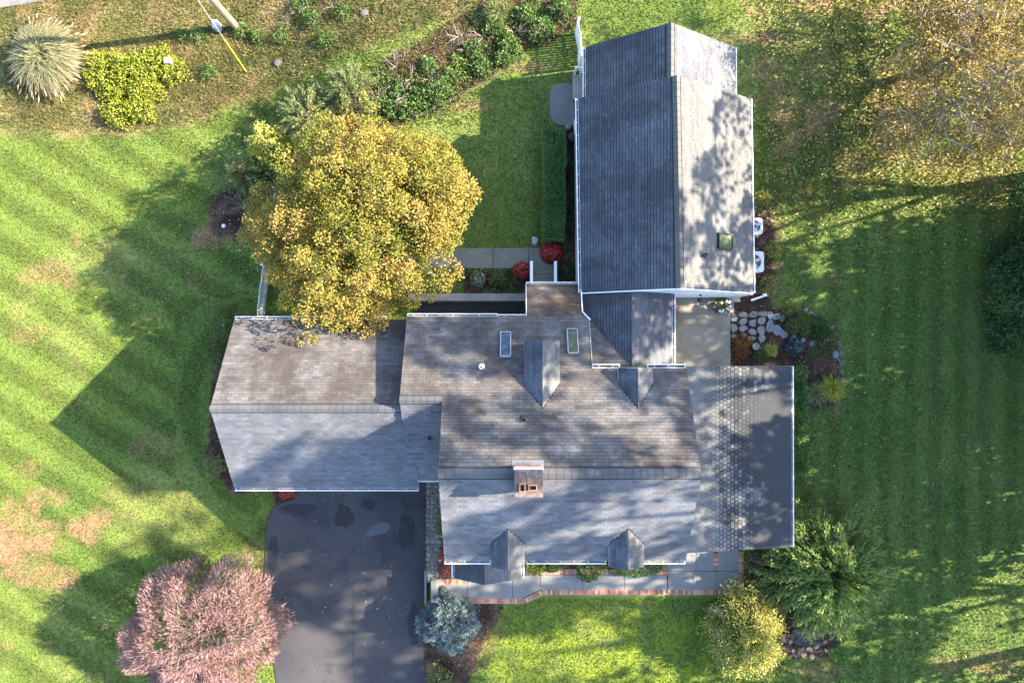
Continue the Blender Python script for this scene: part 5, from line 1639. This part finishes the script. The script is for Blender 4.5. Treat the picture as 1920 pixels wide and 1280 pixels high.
# hedge
def hedge():
    a = P(1017, 240, 1.1); b = P(1060, 450, 1.1)
    x0, x1 = a.x, b.x; y0, y1 = b.y, a.y
    t = thing("hedge", "clipped box shaped green hedge beside the barn wing", "hedge", ((x0 + x1) / 2, y0, 0))
    n = 15000
    q = np.random.default_rng(51)
    f = q.random(n); W = x1 - x0; L = y1 - y0; H = 1.12
    face = q.choice(3, n, p=[.55, .3, .15])
    X = q.uniform(x0, x1, n); Y = q.uniform(y0, y1, n); Z = np.full(n, H)
    s = face == 1
    X[s] = np.where(q.random(s.sum()) < .5, x0, x1); Z[s] = q.uniform(.05, H, s.sum())
    s2 = face == 2
    Y[s2] = np.where(q.random(s2.sum()) < .5, y0, y1); Z[s2] = q.uniform(.05, H, s2.sum())
    C = np.stack([X, Y, Z], 1)
    wob = (fbm(Y, X, 1.1, 52) - .5)
    C[:, 0] += wob * .22 * np.sign(C[:, 0] - (x0 + x1) / 2) * 1.0
    C[:, 2] += (fbm(X, Y, 1.6, 53) - .5) * .16
    nrm = np.stack([np.where(face == 1, np.sign(C[:, 0] - (x0 + x1) / 2), 0), np.where(face == 2, np.sign(Y - (y0 + y1) / 2), 0), (face == 0) * 1.0], 1)
    C -= nrm * q.uniform(0, .12, (n, 1))
    V, F = leaves(C, nrm * .7 + q.normal(0, .6, (n, 3)), .075 * q.uniform(.7, 1.3, n), .05 * q.uniform(.7, 1.3, n), N=nrm + q.normal(0, .5, (n, 3)), rng=q)
    leafpart("foliage", V, F, 'leaf_yew', t, np.clip(.15 + .6 * q.random(n) + .4 * (fbm(X, Y, 1.2, 54) - .5), 0, 1))
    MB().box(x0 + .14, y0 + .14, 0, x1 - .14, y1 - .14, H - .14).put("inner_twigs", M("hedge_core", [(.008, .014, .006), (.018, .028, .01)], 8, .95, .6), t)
hedge()

# flower domes
def mums(label, px, py, r, h, n):
    q = G(px, py); k = P(px, py, h * .6); q = Vector((k.x, k.y, 0))
    t = thing("chrysanthemum", label, "flower", q)
    C, d, kk = shell(n, r * .9, h * .95, .05)
    V, F = leaves(C, d + R.normal(0, .5, (n, 3)), .07, .045)
    leafpart("foliage", V + np.array(q), F, 'leaf_green', t, R.uniform(.1, .5, n))
    C, d, kk = shell(n, r, h, .05); C = d * np.array([r, r, h])* R.uniform(.94, 1.05, (n, 1))
    keep = (R.random(n) < .8)
    C = C[keep]; d = d[keep]; m = len(C)
    Vs = []; 
    tt = R.random(m)
    for j in range(4):
        a = dirs(m); D = np.cross(a, d) + d * .25
        V, F = leaves(C, D, .075, .05, N=d + R.normal(0, .2, (m, 3))); Vs.append(V)
    V = np.concatenate(Vs); T = np.clip(np.tile(tt * .8, 4), 0, .9)
    T[R.random(len(T)) < .10] = .86
    T[R.random(len(T)) < .03] = 1.0
    leafpart("blossoms", V + np.array(q), np.arange(len(V)).reshape(-1, 4), 'petalred', t, T)
mums("larger dome of red chrysanthemums at the end of the hedge", 1035, 471, .60, .62, 700)
mums("smaller dome of red chrysanthemums left of the back steps", 978, 507, .45, .5, 480)

def potted(label, px, py, rpot, hpot, mat_pot, r, h, n, leafm, tint, L=.10, W=.06):
    q = G(px, py); t = thing("potted_plant", label, "potted plant", q)
    MB().lathe(q, [(rpot * .7, 0), (rpot, hpot), (rpot * 1.1, hpot), (rpot * 1.1, hpot + .03), (rpot * .9, hpot + .03), (rpot * .88, hpot - .04)], 18).put("pot", MAT[mat_pot], t)
    MB().lathe(q + Vector((0, 0, hpot - .05)), [(rpot * .87, -.02), (rpot * .87, 0)], 18).put("soil", MAT['mulch'], t)
    if n:
        C, d, k = shell(n, r, h, .15)
        V, F = leaves(C, d + R.normal(0, .5, (n, 3)), L * R.uniform(.7, 1.3, n), W, N=d + R.normal(0, .4, (n, 3)))
        leafpart("foliage", V + np.array(q) + np.array([0, 0, hpot]), F, leafm, t, tint[0] + (tint[1] - tint[0]) * R.random(n))
    return t
potted("white rimmed pot of grey green foliage in the mulch under the yellow tree", 896, 524, .34, .3, 'oldwhite', .36, .42, 500, 'leaf_sage', (.1, .9))
t = potted("white flowering plant in a pot on the patio corner", 1349, 575, .22, .3, 'clay', .44, .5, 420, 'leaf_white', (0, .55))
qv = Vector(t.location)
for i in range(16):
    a = rnd.uniform(0, 6.28); rr = .42 * math.sqrt(rnd.uniform(.05, 1)); zz = .3 + .5 * math.sqrt(max(0, 1 - (rr / .46) ** 2))
    MB().lathe(qv + Vector((rr * math.cos(a), rr * math.sin(a), zz)), [(.01, 0), (.055, .02), (.06, .035), (.02, .045)], 7).put("blossom", MAT['white'], t)
t = potted("empty pale ringed pot beside the rust coloured plant", 1413, 649, .16, .34, 'lead', 0, 0, 0, 'leaf_green', (0, 1))

# shrubs of the long bed, walked from the north addition down to the yellow tree
ords = ["first", "second", "third", "fourth", "fifth", "sixth", "seventh", "eighth", "ninth", "tenth", "eleventh", "twelfth", "thirteenth", "fourteenth", "fifteenth", "sixteenth", "seventeenth", "eighteenth"]
gs = [(1052, 18, .55), (1014, 62, .7), (985, 30, .5), (957, 88, .55), (925, 55, .45), (943, 112, .5), (905, 130, .55), (888, 96, .45), (845, 148, .5), (826, 172, .7), (805, 128, .45), (792, 186, .55), (771, 205, .55), (745, 176, .4), (738, 208, .5), (716, 196, .4)]
for i, (px, py, r) in enumerate(gs):
    mound("low_shrub", "%s glossy green shrub along the long mulch bed, counted from the barn side" % ords[i].capitalize(), px, py, r * rnd.uniform(.9, 1.15), r * 1.1, int(900 * r), .13, .075, 'leaf_green', group="green shrubs of the long mulch bed", lump=.25, tint=(.05, 1))
gf = [(1075, 40, .5), (1030, 35, .45), (1000, 8, .5), (968, 40, .45), (965, 105, .4), (945, 70, .45), (915, 105, .4), (900, 40, .4), (870, 140, .45), (860, 115, .4), (850, 178, .4), (815, 200, .45), (785, 150, .4), (757, 150, .4), (722, 160, .45), (700, 215, .5), (690, 165, .45), (720, 140, .4)]
for i, (px, py, r) in enumerate(gf):
    mound("ground_cover", "%s dull olive weedy clump filling the long mulch bed, counted from the barn side" % ords[i].capitalize(), px, py, r * rnd.uniform(.9, 1.3), r * .6, int(600 * r), .13, .055, rnd.choice(['leaf_sage', 'leaf_green', 'leaf_willow']), "plant", group="weedy clumps of the long mulch bed", lump=.35, tint=(.0, .8))
tw = [(1046, 36), (962, 60), (905, 70), (872, 95), (860, 70), (806, 148), (770, 150), (742, 125), (712, 190), (760, 180), (690, 205)]
for i, (px, py) in enumerate(tw):
    bare_limbs("bare_shrub", "%s leafless twiggy shrub along the long mulch bed, counted from the barn side" % ords[i].capitalize(), px, py, 7, .75, .8, 'twig', seed=100 + i, r0=.022, twigs=5, group="bare shrubs of the long mulch bed")
mound("grass_clump", "yellowish grassy clump at the top end of the long mulch bed", 932, 28, .6, .7, 600, .3, .03, 'leaf_sage', "plant", lump=.2, tint=(.4, 1))
feathery("soft_shrub", "wispy grey green shrub on the bed's lawn edge above the yellow tree", 655, 168, .8, 1.7, 1.6, 90, 45, 'leaf_sage', .22, .035, 45, tint=(.1, .9))
feathery("soft_shrub", "broader wispy grey green shrub lower on the bed's lawn edge", 580, 212, .8, 1.9, 1.7, 100, 45, 'leaf_sage', .22, .035, 46, tint=(.1, .9))
mound("tan_shrub", "tan dried shrub at the top edge of the yellow tree", 640, 236, .8, .9, 800, .14, .06, 'leaf_rust', lump=.25, tint=(.3, .9))
mound("bright_shrub", "yellow green leafy shrub at the upper left of the yellow tree", 500, 268, 1.05, 1.9, 1700, .15, .10, 'leaf_gold', lump=.2, tint=(.1, .9), pxh=1)
mound("glossy_shrub", "deep green glossy shrub under the yellow green leafy shrub", 504, 318, .85, 1.1, 1000, .15, .09, 'leaf_green', lump=.22, tint=(.1, .9))
feathery("soft_shrub", "spiky sage green shrub on the lawn edge west of the yellow tree", 446, 318, .6, 1.35, 1.3, 80, 45, 'leaf_sage', .2, .04, 47, tint=(.1, .95))
bare_limbs("bare_shrub", "tangle of dry stems on the bare mulch west of the yellow tree", 450, 385, 12, .9, .5, 'twig', seed=140, r0=.018, twigs=6)
mound("tan_shrub", "small tan dried shrub beside the white fence bit", 508, 372, .5, .6, 420, .12, .06, 'leaf_rust', lump=.2, tint=(.4, 1))

# garage-side plants
mound("garage_shrub", "soft green shrub at the garage's northwest corner", 420, 615, .85, 1.0, 1100, .14, .05, 'leaf_sage', sy=1.3, sx=.7, lump=.25, tint=(.1, .7))
mound("garage_shrub", "smaller soft green shrub beside the garage wall above the mulch strip", 408, 662, .55, .6, 500, .13, .05, 'leaf_sage', lump=.25, tint=(.1, .7))
mound("garage_shrub", "yellow green shrub near the garage's southwest corner", 405, 872, .6, .75, 700, .13, .055, 'leaf_sage', lump=.25, tint=(.4, 1))
mound("flower_clump", "red flowers in the little bed at the garage's front corner", 541, 925, .36, .3, 260, .08, .05, 'petalred', "flower", lump=.3, tint=(.3, .9), sx=1.3, sy=.6)
mound("red_grass", "dark red spiky plant in the bed behind the stone wall", 838, 1058, .55, .45, 420, .30, .022, 'leaf_wine', "plant", lump=.2, tint=(0, 1), sx=.7, sy=1.4)
for px, py, lab in ((830, 1036, "upper of two scarlet blooms behind the stone wall"), (836, 1057, "lower of two scarlet blooms behind the stone wall")):
    mound("scarlet_flower", lab, px, py, .17, .62, 90, .07, .05, 'petalred', "flower", tint=(.4, .7), stems=2)
mound("wall_plant", "dull green plant along the main house's driveway-side wall", 827, 975, .3, .35, 240, .12, .04, 'leaf_sage', "plant", sy=2.2, sx=.7, tint=(0, .5))
# front bed
mound("front_shrub", "yellow green shrub just right of the portico", 1003, 1060, .48, .55, 420, .12, .07, 'leaf_chart', lump=.2, tint=(.2, .9), sx=1.2, sy=.8)
mound("front_shrub", "low green shrub next to the yellow green one in the front bed", 1038, 1060, .38, .45, 320, .11, .06, 'leaf_green', lump=.2, tint=(.1, .7), sx=1.3, sy=.75)
mound("front_shrub", "bright green shrub spilling over the brick edging of the front bed", 1104, 1064, .66, .7, 800, .12, .075, 'leaf_green', lump=.22, tint=(.3, 1), sx=1.1, sy=.9)
mound("front_shrub", "dark green spreading yew below the second front dormer", 1192, 1062, .75, .55, 1700, .10, .04, 'leaf_yew', lump=.12, tint=(.1, .8), sx=1.85, sy=.62)
# court plants
mound("court_shrub", "light green shrub in the mulch left of the smaller red flowers", 933, 522, .40, .5, 420, .11, .065, 'leaf_green', lump=.3, tint=(.3, 1))
mound("court_shrub", "darker green shrub under the smaller red flowers", 960, 530, .46, .45, 480, .12, .05, 'leaf_green', lump=.25, tint=(0, .6), sx=1.2)
mound("ground_cover", "dark leafy ground cover in the gap between the steps and the barn wall", 1064, 510, .35, .3, 260, .1, .06, 'leaf_dark', "plant", sy=1.8, tint=(.1, .9))
for i, (px, py) in enumerate([(1068, 300), (1069, 360), (1068, 420)]):
    mound("ground_cover", "%s dark fern like plant behind the hedge, from the round pad" % ords[i], px, py, .22, .4, 160, .12, .05, 'leaf_dark', "plant", "plants behind the hedge", sy=2, tint=(.1, .9))
# rock garden
mound("rust_plant", "rust and orange leaved plant at the patio's mulch edge", 1389, 647, .42, .4, 420, .20, .05, 'leaf_rust', "plant", lump=.3, tint=(.2, 1), sy=1.5)
mound("low_plant", "small green plant between the empty pot and the yellow strap leaves", 1425, 662, .38, .35, 320, .11, .06, 'leaf_green', "plant", tint=(.2, .8))
tussock("strap_plant", "bright yellow green strap leaved plant in the mulch", 1443, 656, .45, .42, 150, .05, 'leaf_hosta', "plant")
mound("rosette_plant", "blue green rosette plant beside the reddish rock", 1486, 648, .36, .32, 150, .24, .10, 'leaf_blue', "plant", tint=(.0, .5), lump=.08)
mound("silver_plant", "silvery green plant at the far end of the flagstones", 1484, 612, .38, .4, 330, .14, .06, 'leaf_sage', "plant", tint=(.3, .9))
mound("rock_plant", "bright green mound at the rock garden's upper side", 1506, 606, .52, .5, 700, .10, .055, 'leaf_green', "plant", tint=(.4, 1), sx=.8, sy=1.2)
mound("rock_plant", "dark green mound in the middle of the rock garden", 1530, 612, .55, .55, 700, .13, .06, 'leaf_green', "plant", tint=(0, .5))
mound("rock_plant", "olive spreading mound above the blue grey slab", 1546, 640, .62, .4, 800, .13, .04, 'leaf_sage', "plant", tint=(.1, .7), sy=1.1)
mound("rock_plant", "brownish twiggy plant at the rock garden's upper left", 1478, 590, .42, .3, 380, .14, .035, 'leaf_sage', "plant", tint=(0, .4), sx=1.2)
mound("rock_plant", "small pale green plant below the pale rock", 1522, 660, .35, .25, 300, .1, .05, 'leaf_sage', "plant", tint=(.2, .8))
tussock("ornamental_grass", "yellow green ornamental grass at the lower end of the rock garden", 1555, 726, .85, .7, 300, .035, 'leaf_hosta', "grass plant")
tussock("ornamental_grass", "tan ornamental grass next to the yellow green one", 1527, 738, .75, .5, 260, .03, 'leaf_plume', "grass plant")
east = [(1498, 702, .5), (1499, 738, .45), (1500, 775, .5), (1500, 812, .45), (1502, 850, .5), (1502, 888, .45)]
for i, (px, py, r) in enumerate(east):
    mound("foundation_shrub", "%s dark green shrub along the east wing wall, from the rock garden" % ords[i], px, py, r, .6, 480, .11, .055, 'leaf_yew', group="shrubs along the east wing", tint=(.1, .8), sx=.75, sy=1.2, lump=.25)
mound("dry_plant", "yellowish dry plant on the east side of the wing above the feathery shrub", 1512, 968, .6, .5, 420, .2, .03, 'leaf_plume', "plant", tint=(.2, .9), sy=1.3)
mound("dry_plant", "straw coloured plant by the brick edge at the wing's corner", 1412, 1052, .5, .5, 420, .16, .035, 'leaf_plume', "plant", tint=(.3, .9))
mound("wine_plant", "dark red leaved plant between the two big front shrubs", 1452, 1122, .55, .5, 420, .11, .06, 'leaf_rust', "plant", tint=(.3, .7))
mound("pond_plant", "green grassy plant at the right end of the pond", 1573, 1176, .55, .4, 420, .2, .035, 'leaf_willow', "plant", tint=(0, .6))
mound("wall_weed", "olive weed clump near the air conditioners", 1447, 470, .42, .35, 330, .14, .04, 'leaf_gold', "plant", tint=(.2, .9))
mound("wall_weed", "yellow green weed clump by the barn's east wall north of the air conditioners", 1428, 372, .4, .35, 300, .14, .045, 'leaf_gold', "plant", tint=(.2, .9))
mound("wall_weed", "low tan weeds below the air conditioners", 1440, 535, .5, .25, 300, .14, .035, 'leaf_gold', "plant", tint=(.1, .7))
mound("corner_shrub", "variegated shrub at the driveway's lower right edge below the blue spruce", 828, 1265, .75, .6, 900, .12, .06, 'leaf_sage', tint=(.2, 1), lump=.25)

# meadow plants
tussock("plume_grass", "big fountain of tan plumed ornamental grass in the meadow", 103, 118, 2.05, 1.7, 2100, .035, 'leaf_plume', "ornamental grass", plume=330)
chart = [(205, 150, 1.05, .9), (190, 122, .7, .7), (245, 135, 1.0, .9), (290, 125, .85, .75), (330, 135, .75, .65), (275, 165, 1.0, .8), (225, 215, .8, .9), (268, 205, .8, .9), (225, 180, .6, .6), (305, 108, .55, .6)]
for i, (px, py, r, h) in enumerate(chart):
    mound("chartreuse_shrub", "%s chartreuse spreading shrub beside the plumed grass, counted from it" % ords[i], px, py, r, h * .75, int(1400 * r * r), .13, .075, 'leaf_chart', group="chartreuse shrubs in the meadow", lump=.3, tint=(.0, .95))
for i, (px, py, r) in enumerate([(394, 137, .4), (458, 62, .4), (484, 70, .3), (375, 68, .45), (345, 68, .3), (590, 40, .45), (615, 75, .4), (570, 15, .5), (645, 25, .4), (530, 70, .4)]):
    mound("weed_clump", "%s weedy green clump on the rough meadow round the utility pole" % ords[i], px, py, r, .4, 260, .13, .05, 'leaf_green', "plant", "weeds on the meadow", tint=(.1, .9), lump=.3)
for i, (px, py) in enumerate([(560, 25), (540, 45), (625, 12)]):
    bare_limbs("bare_shrub", "%s dark dry twiggy clump on the meadow above the round stone" % ords[i], px, py, 6, .6, .4, 'bark', seed=160 + i, r0=.015, twigs=5, group="dry clumps on the meadow")

# fallen leaves: too many to count
def litter():
    q = np.random.default_rng(88)
    n = 5600
    px = np.concatenate([q.normal(1650, 170, n // 2), q.uniform(1420, 1920, n // 4), q.uniform(1400, 1900, n // 4)])
    py = np.concatenate([q.normal(190, 120, n // 2), q.uniform(-20, 480, n // 4), q.uniform(0, 1280, n // 4) ])
    k = np.ones(len(px), bool); k[3 * (n // 4):] = q.random(len(px) - 3 * (n // 4)) < .32
    k &= (px > 1395) & (px < 1960) & (py > -30)
    px = px[k]; py = py[k]
    X = (px - 960) / 1280 * 35; Y = -(py - 640) / 1280 * 35
    m = ~clear_mask(X, Y); X = X[m]; Y = Y[m]; n = len(X)
    C = np.stack([X, Y, q.uniform(.03, .09, n)], 1)
    D = q.normal(size=(n, 3)) * np.array([1, 1, .25])
    V, F = leaves(C, D, .12 * q.uniform(.6, 1.4, n), .09 * q.uniform(.6, 1.3, n), N=np.array([0, 0, 1]) + q.normal(0, .35, (n, 3)), rng=q)
    o = leafpart("fallen_leaves", V, F, 'leaf_litter', None, q.random(n))
    finish(o, "yellow and tan leaves scattered over the right hand lawn", kind='stuff')
litter()
def drops():
    q = np.random.default_rng(94)
    px = np.concatenate([q.normal(640, 190, 1500), q.uniform(0, 1920, 700), q.normal(640, 90, 26)]); py = np.concatenate([q.normal(440, 150, 1500), q.uniform(0, 1280, 700), q.normal(1120, 90, 26)])
    X = (px - 960) / 1280 * 35.6; Y = -(py - 640) / 1280 * 35.6
    ind = inpoly(X, Y, drive)
    m = ~clear_mask(X, Y) | ind; X = X[m]; Y = Y[m]; ind = ind[m]; n = len(X)
    Z = np.where(ind, -1.16, gz(X, Y) + q.uniform(.03, .07, n))
    V, F = leaves(np.stack([X, Y, Z], 1), q.normal(size=(n, 3)) * np.array([1, 1, .15]), .10 * q.uniform(.6, 1.3, n), .075 * q.uniform(.6, 1.3, n), N=np.array([0, 0, 1]) + q.normal(0, .3, (n, 3)), rng=q)
    o = leafpart("dropped_leaves", V, F, 'leaf_litter', None, q.random(n))
    finish(o, "few dropped leaves around the golden tree and on the driveway", kind='stuff')
drops()
def stalks():
    q = np.random.default_rng(90)
    n = 170000
    X = q.uniform(-26.5, 5, n); Y = q.uniform(8, 18.2, n)
    px, py = px_of(X, Y)
    edge = np.interp(px, [-400, 0, 260, 350, 430, 500, 560, 640, 740, 840, 920], [250, 245, 246, 228, 195, 170, 138, 98, 60, 30, -20])
    dens = sm(.40, .62, fbm(X, Y, .75, 92)) * .9 + .12
    lb = inpoly(X, Y, beds['long'])
    m = (((py < edge) & (q.random(n) < dens * .55)) | (lb & (q.random(n) < .8))) & ~clear_mask(X, Y)
    X = X[m]; Y = Y[m]; n = len(X)
    D = q.normal(size=(n, 3)) * np.array([1, 1, .2]) + np.array([0, 0, .7])
    V, F = leaves(np.stack([X, Y, gz(X, Y)], 1), D, q.uniform(.10, .30, n), q.uniform(.015, .035, n), rng=q)
    t = np.clip(.75 * fbm(X, Y, .9, 93) + .45 * (q.random(n) - .3), 0, 1)
    o = leafpart("meadow_weeds", V, F, 'stalk', None, t)
    finish(o, "dry stalks and tangled weeds on the rough meadow bank", kind='stuff')
stalks()
def chips():
    q = np.random.default_rng(89)
    X = q.uniform(-16, 18, 700000); Y = q.uniform(-17, 18, 700000)
    m = np.zeros(len(X), bool)
    for k, p in beds.items():
        i = inpoly(X, Y, p); m |= i & (q.random(len(X)) < (.55 if k in ('long', 'spruce', 'pond') else .4))
    m &= ~clear_mask(X, Y)
    X = X[m]; Y = Y[m]; n = len(X)
    Z = gz(X, Y) + q.uniform(.0, .05, n)
    L = .09 * q.uniform(.5, 1.9, n)
    D = q.normal(size=(n, 3)) * np.array([1, 1, .35])
    V, F = leaves(np.stack([X, Y, Z], 1), D, L, .030 * q.uniform(.5, 1.6, n), N=np.array([0, 0, 1]) + q.normal(0, .4, (n, 3)), rng=q)
    pale = inpoly(X, Y, beds['long']) | inpoly(X, Y, beds['spruce'])
    t = np.clip(q.random(n) ** 2.2 * np.where(pale, 1.0, .6) + .25 * (fbm(X, Y, 1.1, 91) - .5), 0, 1)
    o = leafpart("mulch_chips", V, F, 'chip', None, t)
    finish(o, "loose bark chips and dry stalks lying on the planting beds", kind='stuff')
chips()

# ------------------------------------------------------------------ trees standing east of the plot (outside the picture); their crowns shade roofs and lawns
def shade_tree(x, y, h, r, seed, dens=1.0, crown_h=None):
    ch_ = crown_h or h * .55
    tree("shade_tree", "tall leafy tree standing beyond the east side of the lawn", (x, y, 0), (x, y, h - ch_ * .5), r, r, ch_ * .5, int(46 * dens), r * .34, int(150 * dens / max(.4, (r * .34) ** .5)), .42, .30, 'leaf_green', 'bark', .32, group="trees beyond the east lawn", seed=seed, low=-1, limbs=10, lump=.18, gap=.25)
SHADE_TREES = [(30, -15.5, 17, 3.4, .5, "broad"), (30.5, -8.6, 24, 3.9, .8, ""), (29.5, -4.2, 27, 3.8, .8, ""), (31, .2, 28, 4.0, .8, ""), (30, 4.4, 26, 3.7, .8, ""), (31, 9.2, 18, 3.6, .5, "high"),
               (38, -11.5, 27, 4.2, .5, ""), (34, -6.4, 27.5, 3.4, .7, ""), (39, -17.5, 21, 4.0, .4, ""),
               (30.5, 3.2, 11.5, 3.2, .68, ""), (31, -.6, 11, 3.1, .85, ""), (31.5, -3.6, 9, 2.6, .85, ""), (31, -9.3, 10, 2.8, .62, ""), (36, 1, 15, 3.8, .68, ""), (37, 5, 12, 3.2, .85, ""), (36, -6, 13, 3, .85, "")]
for i, (x, y, h, r, dens, form) in enumerate(SHADE_TREES):
    shade_tree(x, y, h, r, 500 + i, dens, h * (.42 if form == 'high' else .8))
